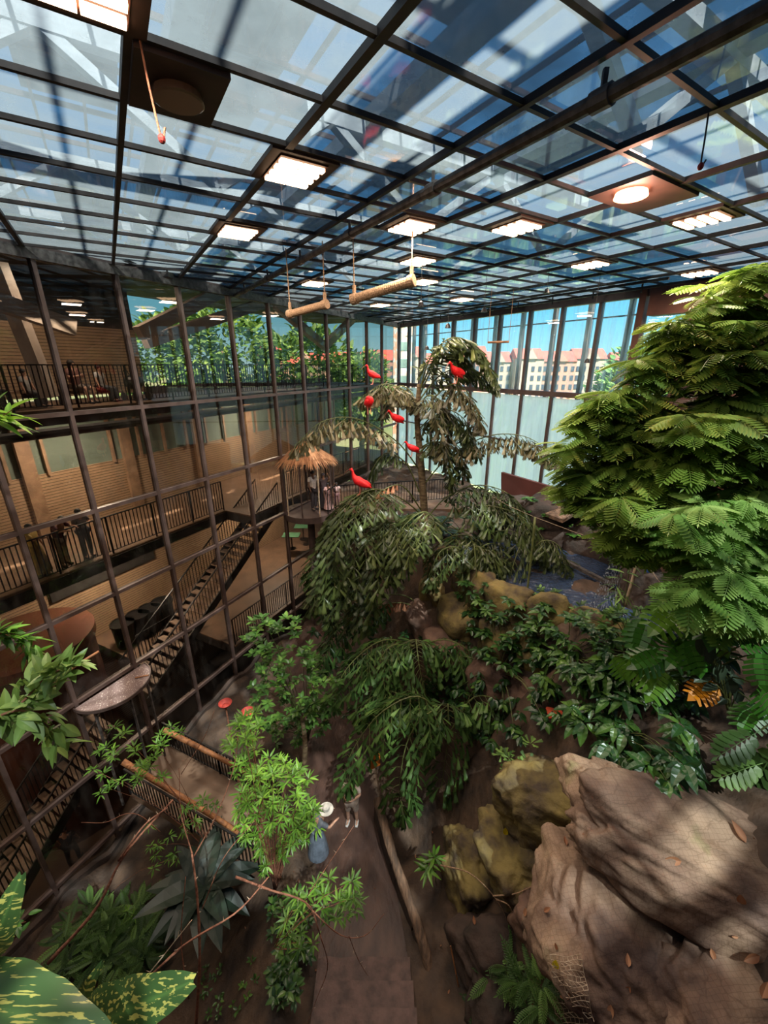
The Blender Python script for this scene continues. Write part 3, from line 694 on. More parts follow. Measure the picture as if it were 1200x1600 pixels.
    for nm in 'lr':
        a, t = Vector(J['an' + nm]) * k, Vector(J['to' + nm]) * k; mb = MB(); mb.tube([a + UP * .02, a - UP * .02, (a + t) / 2 - UP * .02, t], [.045 * k, .055 * k, .05 * k, .035 * k], 10); o = mb.build('shoe', plain('shoe', shoes), smooth=True); o.parent = e
    hd = Vector(J['head']) * k
    if hair:
        mb = MB(); mb.ell(hd + Vector((0, -.022, .032)) * k, (.094 * k, .095 * k, .09 * k), 14, 10)
        if hairlen: mb.ell(hd + Vector((0, -.06, -.10)) * k, (.085 * k, .05 * k, .16 * k), 12, 8)
        o = mb.build('hair' if hair is True else 'headscarf', HAIR if hair is True else plain('scarf', hair), smooth=True); o.parent = e
    if hat:
        mb = MB(); mb.tube([hd + UP * .05, hd + UP * .055], [.2 * k, .19 * k], 18); mb.tube([hd + UP * .05, hd + UP * .14, hd + UP * .16], [.1 * k, .095 * k, .06 * k], 16); o = mb.build('sun_hat', plain('hat', hat)); o.parent = e
    mb = MB()
    for sd in (-1, 1): mb.ell(hd + Vector((.032 * sd, .078, .012)) * k, (.011 * k, .008 * k, .007 * k), 8, 6)
    o = mb.build('eyes', HAIR); o.parent = e
    if extra:
        for nm, (c_, sz, col) in extra.items():
            mb = MB(); mb.ell(Vector(c_) * k, [q * k for q in sz], 12, 8); o = mb.build(nm, plain(nm + '_cloth', col), smooth=True); o.parent = e
    return e
# hut visitors (they stand on the round platform)
HZ = -6.02
HC = P(492, 795, 17.0); HC.z = CZ + HZ
def on(px, py, z): return Pz(px, py, z)
person(on(491, 796, HZ), R(-125), 'man in a white shirt and dark trousers standing in the thatched hut', 1.78, skin=1, top=(226, 214, 206), legs=(52, 44, 46), arms=('down', 'down'))
person(on(507, 794, HZ), R(-150), 'woman with a grey headscarf holding a hand to her face in the hut', 1.62, skin=2, top=(92, 78, 82), legs=(48, 40, 44), legkind='skirt', hair=(128, 116, 118), hairlen=1, arms=('up', 'down'))
person(on(514, 797, HZ), R(-160), 'child in a pink dress at the hut railing in front of the woman', 1.25, skin=1, top=(232, 182, 176), legs=(226, 176, 170), legkind='skirt')
person(on(527, 791, HZ), R(-170), 'smallest child in a pale pink top, right of the group at the hut', 1.12, skin=1, top=(230, 190, 184), legs=(190, 140, 140), arms=('down', 'up'))
# gallery visitors behind the glass
person(L_(-7.75, 2.95, -5.99), R(-75), 'person in a long yellow dress with a backpack at the middle gallery railing', 1.66, skin=2, top=(176, 146, 70), legs=(150, 124, 60), legkind='skirt', hairlen=1, arms=('down', 'rail'), extra={'backpack': ((0, -.2, 1.25), (.15, .11, .22), (40, 36, 36))})
person(L_(-7.1, 2.95, -5.99), R(-95), 'man in a maroon shirt and light trousers leaning on the middle gallery railing', 1.76, pose='lean', skin=2, top=(96, 40, 50), legs=(176, 160, 140), arms=('rail', 'rail'))
person(L_(-6.4, 2.95, -5.99), R(-115), 'woman in a grey top, jacket round her waist, at the middle gallery railing', 1.7, skin=0, top=(120, 118, 124), legs=(84, 84, 92), hairlen=1, arms=('hold', 'hold'), extra={'jacket': ((0, .02, .98), (.24, .2, .14), (74, 78, 92))})
def bench(s, lab):
    q = L_(s, 4.0, -1.2); e = empty('bench', q, lab, 'bench')
    mb = MB(); mb.box(q + UP * .44, (1.9, .45, .06), D, NL); mb.build('seat', M['woodf'], e)
    for sd in (-1, 1): mb = MB(); mb.box(q + D * .8 * sd + UP * .205, (.08, .4, .41), D, NL); mb.build('leg', M['metal'], e)
bench(-6.9, 'wooden bench on the uppermost gallery behind the railing, at the far left'); bench(-4.65, 'wooden bench on the uppermost gallery with two seated people')
LD = R(-63)
person(L_(-7.3, 3.9, -1.2), LD - R(30), 'seated person in grey at the far left of the uppermost gallery', 1.7, 'sit', 0, (120, 116, 110), (70, 66, 66))
person(L_(-6.4, 3.9, -1.2), LD - R(20), 'seated small person in a pale top on the uppermost gallery', 1.45, 'sit', 0, (170, 166, 164), (80, 76, 78))
person(L_(-5.05, 3.9, -1.2), LD - R(30), 'seated man with bare legs and a brown shirt on the uppermost gallery', 1.8, 'sit', 0, (120, 78, 70), (104, 90, 80), 'shorts', arms=('hold', 'hold'))
person(L_(-4.25, 3.9, -1.2), LD - R(25), 'seated person in a white and grey top beside the pushchair on the uppermost gallery', 1.6, 'sit', 0, (176, 172, 170), (60, 60, 66))
q = L_(-3.4, 3.4, -1.2); e = empty('pushchair', q, 'dark pushchair parked on the uppermost gallery behind the railing', 'pushchair')
mb = MB(); mb.ell(q + UP * .62, (.3, .38, .26), 12, 8); mb.build('seat', M['metal'], e)
for a_ in (-.25, .25):
    for b_ in (-.32, .32):
        mb = MB(); mb.tube([q + D * a_ + NL * b_ + UP * .15 - D * .02, q + D * a_ + NL * b_ + UP * .15 + D * .02], .15, 14); mb.build('wheel', M['slab'], e)
mb = MB(); mb.tube([q + NL * -.3 + UP * .3, q + NL * .3 + UP * 1.05, q + NL * .45 + UP * 1.0], .018, 6); mb.build('handle', M['metal'], e)
person(L_(-9.55, 2.3, -16), R(20), 'person in dark clothes walking across the dim lowest lobby floor', 1.7, 'walk', 2, (48, 40, 40), (36, 34, 38))
# visitors on the path
person(on(551, 1285, -11.98), R(170), 'person in pale shorts and white shoes standing on the earth path under the palm', 1.74, 'stand', 0, (214, 190, 176), (186, 164, 150), 'shorts', shoes=(232, 226, 220), arms=('hold', 'hold'))
person(on(498, 1335, -11.98), R(-60), 'person in a white sun hat and grey skirt bending forward on the path', 1.6, 'lean', 0, (120, 128, 138), (104, 114, 128), 'skirt', hat=(226, 220, 210), arms=('rail', 'rail'))
person(on(400, 1318, -12.2), R(60), 'person in a pale pink top standing half hidden behind the light green shrub', 1.62, 'stand', 0, (226, 196, 190), (120, 90, 84), arms=('hold', 'down'))

# ------------------------------------------------------------------ thatched hut
HX = P(484, 800, 17.1); hc = Vector((HX.x, HX.y, CZ + HZ))
e = empty('thatched_hut', hc, 'round glazed lookout hut with a conical straw roof at the left glass wall', 'hut')
mb = MB(); mb.tube([hc - UP * .28, hc - UP * .02], 1.12, 32); mb.build('platform', M['frame'], e)
for k in range(9):
    a = 2 * math.pi * k / 9 + .42; mb = MB(); q = hc + Vector((math.cos(a), math.sin(a), 0)) * 1.06; mb.bar(q - UP * .02, q + UP * 2.3, .045); mb.build('post', M['twig'] if k % 2 else M['frame'], e)
mb = MB(); mb.tube([hc + UP * 2.25, hc + UP * 2.32], 1.08, 32); mb.build('ring_beam', M['frame'], e)
mb = MB(); mb.tube([hc - UP * 6.0, hc - UP * .28], .14, 12); mb.build('column', M['frame'], e)
mb = MB(); rn = random.Random(3)
wedge = (np.array([(-.02, 0, 0), (.02, 0, 0), (.028, .5, .006), (0, 1.05, 0), (-.028, .5, .006)]), [(0, 1, 2, 3, 4)], np.array([0, 0, 0, .1, 0]))
mb.tube([hc + UP * 2.28, hc + UP * 2.97], [1.12, .12], 28)
for k in range(1500):
    t = rn.random() ** .6; a = rn.uniform(0, 2 * math.pi); r0 = .06 + 1.05 * t; q = hc + Vector((math.cos(a) * r0, math.sin(a) * r0, 3.03 - .68 * t))
    d = Vector((math.cos(a + rn.uniform(-.25, .25)), math.sin(a + rn.uniform(-.2, .2)), -.75 - rn.random() * .35)); mb.place(wedge, q, d, UP, rn.uniform(.28, .5), rn.random())
mb.build('straw_roof', M['straw'], e)
railing([hc + Vector((.9, -.6, 0)), hc + Vector((1.15, .1, 0)), hc + Vector((4.6, .9, 0)), hc + Vector((6.4, 1.3, 0))], 1.05, 'dark railing leading right from the thatched hut behind the palm')
mb = MB(); mb.box(hc + Vector((4, 1.4, -.12)), (7.5, 2.6, .2)); struct(mb.build('floor_lookout', M['floorw']))
for i, (px, py) in enumerate(((473, 822), (455, 836))):
    q = Pz(px, py, -9.6); q = L_(1.6 + .9 * i, 1.9 + .9 * i, -10.95) if 0 else q
    e = empty('cafe_table', q - UP * .9, ['small green table under the hut, the right one', 'small green table under the hut, the left one'][i], 'table')
    mb = MB(); mb.box(q - UP * .0, (1.0, .7, .04)); mb.build('table_top', plain('green_table', (74, 124, 88)), e)
    mb = MB(); mb.bar(q - UP * .02, q - UP * .88, .06); mb.build('leg', M['metal'], e)
    mb = MB(); mb.tube([q - UP * .9, q - UP * .86], .25, 14); mb.build('foot', M['metal'], e)

# ------------------------------------------------------------------ feeding table on the glass wall and lower walkway
tc_ = L_(-8.15, -.1, -8.62); e = empty('feeding_table', tc_ - UP * .0, 'half-round feeding table strewn with seeds, fixed to the left glass wall', 'table')
pts = [L_(-8.15 + 1.0 * math.cos(a), -.1 - .95 * math.sin(a), -8.6) for a in np.linspace(0, math.pi, 28)]
mb = MB(); mb.poly(pts[::-1], .05); mb.build('table_top', M['seeds'], e)
mb = MB()
for a_, b_ in zip(pts, pts[1:]): mb.bar(a_ - UP * .01, b_ - UP * .01, .03, .09)
mb.build('rim', M['frame'], e)
for a in (.5, 1.57, 2.6):
    q = L_(-8.15 + .85 * math.cos(a), -.1 - .8 * math.sin(a), -8.66); mb = MB(); mb.bar(q, Vector((q.x, q.y, CZ - 12.3)), .05); mb.build('leg', M['pipe'], e)
mb = MB(); mb.tube([L_(-7.7, -.5, -8.56), L_(-7.45, -.75, -8.56)], .02, 6); mb.build('stick', M['log'], e)
wk = [Pz(205, 1240, -12.0), Pz(300, 1300, -12.0), Pz(420, 1375, -12.0)]; wk2 = [Pz(262, 1165, -12.0), Pz(345, 1210, -12.0), Pz(440, 1262, -12)]
railing(wk, 1.0, 'front railing with bars along the dim walkway under the feeding table'); railing(wk2, 1.0, 'rear railing with bars along the dim walkway below the glass wall')
mb = MB(); v = [wk[0], wk[1], wk[2], wk2[2], wk2[1], wk2[0]]; v = [Vector((p.x, p.y, CZ - 11.96)) for p in v]; mb.poly(v, .25); struct(mb.build('floor_walkway', M['floorw']))
for i, (a, b, y0, y1) in enumerate((((192, 1190), (372, 1300), 7.6, 7.2), ((256, 1140), (400, 1215), 8.6, 8.4))):
    mb = MB(); p0, p1 = P(*a, y0), P(*b, y1); mb.tube(bez([p0, p0.lerp(p1, .5) + UP * .03, p1], 8), [.075 - .002 * k for k in range(9)], 12)
    o = mb.build('perch_pole', M['log'], loc=p0, smooth=True); tag(o, ['orange peeled perch pole below the feeding table, the nearer one', 'orange peeled perch pole right of the feeding table, the farther one'][i], 'pole')
for i, (px, py) in enumerate(((352, 1100), (387, 1113))):
    q = P(px, py, 8.3); e = empty('feeding_bowl', q, ['red feeding bowl on a stand in the light green shrub, the left one', 'red feeding bowl on a stand in the light green shrub, the right one'][i], 'bowl')
    mb = MB(); mb.tube([q - UP * .05, q - UP * .03, q + UP * .04], [.09, .13, .17], 20, False); mb.tube([q - UP * .05, q - UP * .045], [.09, .09], 20); mb.build('bowl', plain('red_plastic', (176, 62, 50)), e, True)
    mb = MB(); mb.tube([q - UP * .05, Vector((q.x, q.y, CZ - 12.2))], .02, 6); mb.build('stand', M['stem'], e)

# ------------------------------------------------------------------ rope perches under the ceiling
def perch(a, b, ropes, lab, r, Y):
    p0, p1 = P(*a, Y[0]), P(*b, Y[1]); e = empty('rope_perch', p0, lab, 'perch')
    mb = MB(); n = 60; mb.tube([p0.lerp(p1, i / n) for i in range(n + 1)], [r * (1 + .07 * (i % 2)) for i in range(n + 1)], 14); mb.build('pole', M['rope'], e)
    for i, (t, top) in enumerate(ropes):
        q = p0.lerp(p1, t); mb = MB(); tp = Vector((q.x, q.y, CZ + ZC)); mb.tube([q + UP * r, q + UP * (r + .05), tp], [.02, .012, .012], 6)
        mb.tube([q + UP * (r + .02), q + UP * (r + .16)], .035, 8); mb.tube([q - (p1 - p0).normalized() * .06, q + (p1 - p0).normalized() * .06], r * 1.25, 14); mb.build('rope', M['rope'], e)
perch((551, 468), (646, 438), ((.03, 0), (.97, 0)), 'longer rope-wrapped perch hanging from the ceiling right of the pipe', .085, (9.2, 8.6))
perch((452, 491), (511, 475), ((.03, 0), (.95, 0)), 'shorter rope-wrapped perch hanging left of the longer one', .075, (10.2, 9.6))
mb = MB(); a = P(762, 535, 15); mb.tube([a, P(795, 534, 15)], .035, 8); mb.bar(a, Vector((a.x, a.y, CZ + ZC)), .012); b2 = P(795, 534, 15); mb.bar(b2, Vector((b2.x, b2.y, CZ + ZC)), .012)
tag(mb.build('small_perch', M['log'], loc=a), 'small pinkish perch bar hanging behind the top of the palm', 'perch')
for i, (px, py, Y) in enumerate(((667, 540, 13), (658, 470, 10.5), (757, 480, 12), (855, 450, 12), (918, 560, 12), (700, 505, 12))):
    q = P(px, py, Y); e = empty('hanging_hook', q, ['thin wire with a bell left of the palm crown', 'thin dark wire with a hook right of the long perch', 'thin dark wire hanging near the middle back windows', 'thin dark wire at the right back windows', 'dark bracket hanging before the right back windows', 'short wire hanging above the palm crown'][i], 'wire')
    mb = MB(); mb.tube([q, Vector((q.x, q.y, CZ + ZC))], .006, 5); mb.build('wire', M['metal'], e)
    mb = MB(); mb.tube([q - UP * .12, q - UP * .03, q], [.08, .05, .01], 10); mb.build('bell', M['metal'], e)

# ------------------------------------------------------------------ leaf shapes
def T_(v, f, t=None): v = np.array(v, float); return (v, f, np.zeros(len(v)) if t is None else np.array(t, float))
def broad(wd, fold=.12, curl=.25, n=6, shape=.8, wave=0):
    v, f, t = [], [], []
    for i in range(n + 1):
        y = i / n; ww = wd / 2 * math.sin(math.pi * min(1, y ** shape)) ** .8 if 0 < i < n else .004
        z = -curl * y * y
        zz = fold * ww + wave * (1 if i % 2 else -1) * ww
        v += [(-ww, y, z + zz), (0, y, z), (ww, y, z + zz)]; t += [-.04, .10, -.04]
    for i in range(n):
        for k in (0, 1): a = i * 3 + k; f.append((a, a + 1, a + 4, a + 3))
    return T_(v, f, t)
FISH = T_([(0, 0, 0), (.07, .35, .03), (.16, .78, .02), (.20, .93, 0), (.12, .88, 0), (.10, 1.02, -.02), (.04, .88, -.01), (0, .98, -.03), (-.05, .86, -.01), (-.12, .96, -.02), (-.13, .76, .01), (-.08, .35, .03), (0, .45, -.01)],
          [(0, 1, 12), (1, 2, 4, 12), (2, 3, 4), (4, 5, 6, 12), (6, 7, 8, 12), (8, 9, 10), (8, 10, 12), (10, 11, 12), (11, 0, 12)], [0, 0, 0, .1, 0, .12, 0, .1, 0, .12, 0, 0, .12])
FISHN = (FISH[0] * np.array([.42, 1, 1]), FISH[1], FISH[2])
LANCE = broad(.24, .2, .2, 5, .7)
NARROW = broad(.13, .2, .25, 4, .7)
OVAL = broad(.52, .18, .2, 6, .75)
BROAD = broad(.46, .3, .3, 8, .7, .06)
ROUND = broad(.8, .12, .15, 6, .85)
def compound(n, ll, wd, curl=.25, tmpl='kite', start=.12, fwd=.45, taper=1):
    v, f, t = [], [], []
    def ax(y): return -curl * y * y
    v += [(-.007, 0, 0), (.007, 0, 0)] ; t += [.1, .1]
    for i in range(1, 7): y = i / 6; v += [(-.006, y, ax(y)), (.006, y, ax(y))]; t += [.1, .1]; k = 2 * i; f.append((k - 2, k - 1, k + 1, k))
    for i in range(n):
        y = start + (1 - start) * (i + .5) / n; L = ll * (math.sin(math.pi * (.12 + .8 * (i + .5) / n)) ** .7)
        for sd in (-1, 1):
            b = np.array([0, y, ax(y)]); d = np.array([sd * math.cos(fwd), math.sin(fwd), -.22]); p = np.array([-sd * math.sin(fwd), math.cos(fwd), 0.]) * wd / 2
            k = len(v); v += [tuple(b), tuple(b + d * L * .35 + p), tuple(b + d * L * .8 + p * .9 + [0, 0, -.01]), tuple(b + d * L * 1.0 + [0, 0, -.03]), tuple(b + d * L * .75 - p * .9 + [0, 0, -.01]), tuple(b + d * L * .3 - p)]
            t += [0, 0, .05, .1, .05, 0]; f.append((k, k + 1, k + 2, k + 3, k + 4, k + 5))
    k = len(v); v += [(0, 1, ax(1)), (.03, 1.08, ax(1.05)), (0, 1.18, ax(1.15)), (-.03, 1.08, ax(1.05))]; t += [0, 0, .1, 0]; f.append((k, k + 1, k + 2, k + 3))
    return T_(v, f, t)
FEATHER = compound(10, .40, .115, .32, fwd=.5)
PINNATE = compound(7, .34, .15, .22, start=.2, fwd=.35)
FERN = compound(13, .2, .06, .35)
FEATHERS = compound(8, .34, .12, .3)
def monstera():
    v, f, t = [], [], []
    n = 6
    for sd in (-1, 1):
        for i in range(n):
            y = .02 + i * .14; wd = .46 * math.sin(math.pi * (.25 + .62 * i / n)) ; g = .07
            b0, b1 = y, y + .09
            k = len(v); v += [(0, b0, 0), (sd * wd * .45, b0 + .02, .03), (sd * wd, b0 + .05 + g, -.06), (sd * wd * .98, b1 + .06 + g * .6, -.07), (sd * wd * .45, b1 + .05, .03), (0, b1 + .03, 0)]
            t += [.1, 0, 0, 0, 0, .1]; f.append((k, k + 1, k + 2, k + 3, k + 4, k + 5))
    k = len(v); v += [(0, .84, 0), (.14, .86, 0), (0, 1.05, -.1), (-.14, .86, 0)]; t += [.1, 0, 0, 0]; f.append((k, k + 1, k + 2, k + 3))
    return T_(v, f, t)
MONST = monstera()
# ------------------------------------------------------------------ plants
rn = random.Random(11)
def rv(a=1): return Vector((rn.uniform(-a, a), rn.uniform(-a, a), rn.uniform(-a, a)))
def frond(root, pts, mat, L0=.5, n=34, spread=.55, hang=.6, Tm=FISH, name='frond', r=.022, two=0, tone=.35, start=.12, tv=.3, width_pow=.6):
    mb = MB(); c = bez(pts, n); L = len(c)
    st = MB(); st.tube(c, [r * (1 - .8 * i / (L - 1)) + .003 for i in range(L)], 6)
    for i in range(L):
        t = i / (L - 1)
        if t < start: continue
        tg = (c[min(i + 1, L - 1)] - c[max(i - 1, 0)]).normalized(); side = tg.cross(UP)
        if side.length < .1: side = Vector((1, 0, 0))
        side.normalize(); prof = max(.25, math.sin(math.pi * (.15 + .8 * (t - start) / (1 - start))) ** width_pow)
        for sd in (-1, 1):
            if two:
                PL = two * prof; o = c[i]; d = (side * sd * spread + tg * .45 - UP * .12 + rv(.12)).normalized()
                m = max(2, int(PL / .15)); pp = [o + d * PL * k / m - UP * (k / m) ** 2 * PL * hang * .6 for k in range(m + 1)]
                st.tube(pp, .006, 4, False)
                for k in range(1, m + 1):
                    dd = (pp[k] - pp[k - 1]).normalized(); s2 = dd.cross(UP).normalized()
                    for s_ in ((-1, 1) if k < m else (-1, 0, 1)):
                        d2 = (s2 * s_ * .75 + dd * .75 - UP * hang * rn.uniform(.3, 1) + rv(.2)).normalized()
                        mb.place(Tm, pp[k], d2, UP + rv(.4), L0 * rn.uniform(.75, 1.15), tone + rn.uniform(-tv, tv))
            else:
                for q_ in range(2):
                    d = (side * sd * spread + tg * rn.uniform(.2, .6) - UP * hang * rn.uniform(.5, 1.25) + rv(.15)).normalized()
                    mb.place(Tm, c[i] + tg * rn.uniform(0, .04), d, UP + side * sd * .4 + rv(.4), L0 * prof * rn.uniform(.75, 1.15), tone + rn.uniform(-tv, tv))
    o = mb.build(name, mat, root); st.build('stalk', M['gstem'], o) if 0 else None
    s = st.build('frond_stalk', M['gstem'], root); s.parent = o
    return o
# ---- the tall palm
tk = [P(674, 990, 12.5), P(668, 905, 12.5), P(663, 800, 12.5), P(657, 715, 12.5), P(652, 660, 12.5), P(655, 600, 12.5)]
palm = empty('fishtail_palm', tk[0], 'tall fishtail palm in the hall centre, red ibises perched on its drooping fronds', 'palm')
ck = bez(tk, 44); mb = MB(); mb.tube(ck, [(.16 - .095 * i / 44) * (1.10 if i % 4 == 0 else 1) for i in range(45)], 14); mb.build('trunk', M['bark'], palm, True)
def F_(pts, **k): return frond(palm, [P(*q) for q in pts], k.pop('mat', M['palm']), **k)
F_([(655, 615, 12.5), (672, 560, 12.3), (706, 528, 12), (748, 545, 11.8), (774, 600, 11.7)], L0=.85, hang=.45, spread=.8, n=46, Tm=FISHN, mat=M['palm'], tone=.45)
F_([(655, 620, 12.5), (676, 575, 12.6), (698, 550, 12.8), (722, 560, 12.9), (735, 595, 13)], L0=.8, hang=.5, spread=.8, n=34, Tm=FISHN, mat=M['palm'], tone=.3)
F_([(655, 625, 12.5), (690, 585, 12.6), (735, 575, 12.7), (775, 605, 12.8)], L0=.7, hang=.7, spread=.7, n=32, Tm=FISHN, mat=M['palm'], tone=.2)
F_([(655, 635, 12.5), (635, 612, 12.3), (600, 600, 12.1), (568, 618, 12)], L0=.34, two=.36, hang=1, spread=.9, n=22, mat=M['palmtop'], tone=.35)
F_([(655, 660, 12.5), (685, 615, 12.2), (715, 600, 12), (742, 630, 11.9), (748, 655, 11.9)], L0=.36, two=.45, hang=1, spread=.9, n=20, mat=M['palmtop'], tone=.25)
F_([(655, 690, 12.5), (675, 655, 12.7), (705, 650, 13), (728, 690, 13.2)], L0=.34, two=.4, hang=1, spread=.9, n=16, mat=M['palm'], tone=.2)
F_([(656, 735, 12.5), (620, 690, 12.2), (560, 655, 11.9), (505, 658, 11.7), (462, 695, 11.6)], L0=.36, two=.36, hang=1.1, spread=.7, n=26, mat=M['palmtop'], tone=.45, start=.25)
F_([(660, 760, 12.5), (700, 715, 12.3), (760, 682, 12), (820, 682, 11.8), (868, 712, 11.7)], L0=.36, two=.36, hang=1.1, spread=.7, n=28, mat=M['palmtop'], tone=.4, start=.3)
F_([(658, 700, 12.5), (690, 690, 12.6), (718, 700, 12.6), (722, 735, 12.6)], L0=.34, two=.4, hang=.9, spread=.9, n=14, tone=.25)
F_([(656, 770, 12.5), (635, 725, 12.3), (605, 708, 12.1), (584, 730, 12), (578, 755, 12)], L0=.6, hang=.8, spread=.5, n=30, Tm=FISHN, tone=.12, start=.3)
F_([(660, 805, 12.5), (625, 778, 12), (580, 765, 11.6), (530, 800, 11.3), (500, 860, 11.1), (492, 905, 11)], L0=.46, hang=.7, spread=1, n=24, two=1.0, tone=.3, start=.25, tv=.2)
F_([(662, 850, 12.5), (640, 820, 12), (590, 815, 11.5), (530, 860, 11), (485, 930, 10.8)], L0=.44, hang=.7, spread=1, n=22, two=.9, tone=.35, start=.3, tv=.22)
F_([(664, 880, 12.5), (650, 835, 11.9), (610, 820, 11.3), (572, 880, 10.9), (556, 960, 10.7)], L0=.44, hang=.7, spread=1, n=24, two=1.0, tone=.3, start=.25, tv=.22)
F_([(662, 845, 12.5), (680, 815, 12), (660, 800, 11.4), (625, 830, 11), (610, 880, 10.9)], L0=.42, hang=.7, spread=1, n=18, two=.8, tone=.45, start=.35, tv=.22)
F_([(662, 815, 12.5), (700, 775, 12.5), (750, 758, 12.6), (800, 775, 12.8), (830, 815, 13)], L0=.44, hang=.9, spread=.8, n=22, two=.6, tone=.22, start=.2)
F_([(664, 850, 12.5), (710, 800, 12.2), (760, 790, 12), (820, 810, 11.9), (868, 865, 11.8)], L0=.42, hang=.9, spread=.9, n=22, two=.75, tone=.28, start=.3)
F_([(664, 870, 12.5), (700, 840, 12), (740, 840, 11.6), (775, 880, 11.4)], L0=.4, hang=.9, spread=.9, n=16, two=.6, tone=.3, start=.3)
F_([(670, 960, 12.5), (630, 930, 12), (575, 940, 11.6), (520, 985, 11.4), (495, 1040, 11.3)], L0=.42, hang=.9, spread=.9, n=22, two=.75, tone=.2, start=.35, mat=M['palmlow'])
F_([(672, 975, 12.5), (640, 945, 12.1), (600, 945, 11.9), (545, 965, 11.8)], L0=.4, hang=.9, spread=.6, n=20, mat=M['dead'], tone=.4, name='dead_frond', start=.3)
F_([(672, 975, 12.5), (700, 950, 12.3), (745, 940, 12.1), (765, 990, 12)], L0=.35, hang=.9, spread=.4, n=12, mat=M['dead'], tone=.3, name='dead_frond', start=.55)
F_([(660, 800, 12.5), (630, 760, 12), (600, 765, 11.8), (570, 790, 11.7)], L0=.35, hang=.8, spread=.8, n=14, mat=M['dead'], tone=.5, name='dead_frond', start=.4)
for (a, b) in (((668, 900, 12.5), (560, 845, 11.9)), ((664, 860, 12.5), (762, 770, 12.3)), ((672, 960, 12.5), (550, 900, 12.2)), ((674, 975, 12.5), (640, 880, 12.2))): pass
F_([(655, 640, 12.5), (640, 610, 12.7), (620, 605, 12.8), (600, 640, 12.9)], L0=.34, two=.36, hang=1, spread=.9, n=16, mat=M['palmtop'], tone=.25)
F_([(655, 650, 12.5), (665, 620, 12.1), (685, 625, 11.8), (695, 670, 11.7), (690, 700, 11.7)], L0=.36, two=.42, hang=1, spread=.9, n=18, mat=M['palmtop'], tone=.15)
F_([(655, 670, 12.5), (690, 640, 12.4), (725, 655, 12.3), (745, 700, 12.2)], L0=.36, two=.4, hang=1, spread=.9, n=18, tone=.25)
F_([(655, 700, 12.5), (680, 690, 12.2), (700, 705, 12), (705, 750, 12)], L0=.34, two=.36, hang=1, spread=.9, n=16, tone=.2)
F_([(655, 610, 12.5), (690, 545, 12.4), (735, 540, 12.3), (765, 575, 12.2), (778, 610, 12.2)], L0=.8, hang=.5, spread=.8, n=40, Tm=FISHN, mat=M['palm'], tone=.35)
F_([(664, 860, 12.5), (640, 850, 11.7), (600, 870, 11.2), (530, 900, 10.9), (510, 950, 10.8)], L0=.42, hang=.75, spread=1, n=20, two=.8, tone=.25, start=.3)
# ---- lower young palms
def young_palm(px, py, Y, fr, label, base=None, **k):
    b = base or hit(px, py); e = empty('young_palm', b, label, 'palm')
    mb = MB(); t = P(px, py, Y); mb.tube([b, b.lerp(t, .5), t], [.07, .06, .05], 10); mb.build('trunk', M['bark'], e)
    for f in fr: frond(e, [t] + [P(*q) for q in f], **k)
    return e
lk = dict(mat=M['palmlow'], L0=.36, hang=.75, spread=1, n=20, two=.62, start=.15, tone=.35, tv=.25)
young_palm(650, 1010, 10.4, [[(600, 1000, 9.9), (550, 1035, 9.6), (515, 1090, 9.5)], [(650, 1000, 9.7), (655, 1040, 9.2), (665, 1085, 9.1)], [(700, 1000, 10), (745, 1030, 9.7), (760, 1080, 9.6)], [(610, 1010, 9.6), (585, 1055, 9.3), (590, 1085, 9.2)], [(720, 985, 10.4), (790, 990, 10.2), (830, 1040, 10)]],
           'low fishtail palm with fresh green fronds spreading below the tall trunk', **lk)
young_palm(700, 1150, 8.6, [[(660, 1090, 8.3), (600, 1110, 8), (555, 1165, 7.8), (535, 1215, 7.7)], [(680, 1110, 8.1), (640, 1150, 7.7), (625, 1220, 7.5), (628, 1255, 7.5)], [(700, 1100, 8.2), (700, 1150, 7.9), (690, 1230, 7.7)], [(740, 1090, 8.6), (790, 1100, 8.5), (810, 1130, 8.4)], [(640, 1095, 8.8), (600, 1080, 8.9), (560, 1105, 9)]],
           'glossy fishtail palm leaning over the earth path, sunlit at its left tips', mat=M['palmlow'], L0=.38, hang=.75, spread=1, n=18, two=.55, start=.2, tone=.4, tv=.3)
young_palm(815, 900, 11.6, [[(790, 860, 11.5), (760, 850, 11.3), (735, 880, 11.2)], [(840, 850, 11.4), (870, 850, 11.2), (890, 890, 11.1)], [(815, 850, 11.2), (800, 890, 10.9), (795, 925, 10.8)], [(850, 870, 11.6), (900, 880, 11.7), (920, 900, 11.7)]],
           'small palm growing at the pond edge beside the bamboo stake', mat=M['palm'], L0=.34, hang=.9, spread=.9, n=14, two=.4, start=.25, tone=.25)
young_palm(735, 910, 11.3, [[(720, 860, 11.2), (690, 860, 10.9), (670, 900, 10.8)], [(755, 860, 11.2), (790, 880, 10.9)], [(740, 850, 11), (745, 900, 10.6), (750, 950, 10.5)], [(760, 840, 11.8), (800, 830, 12), (840, 850, 12)]],
           'dark young palm in front of the pond rim, right of the tall trunk', mat=M['palm'], L0=.36, hang=.9, spread=.9, n=14, two=.45, start=.25, tone=.2)
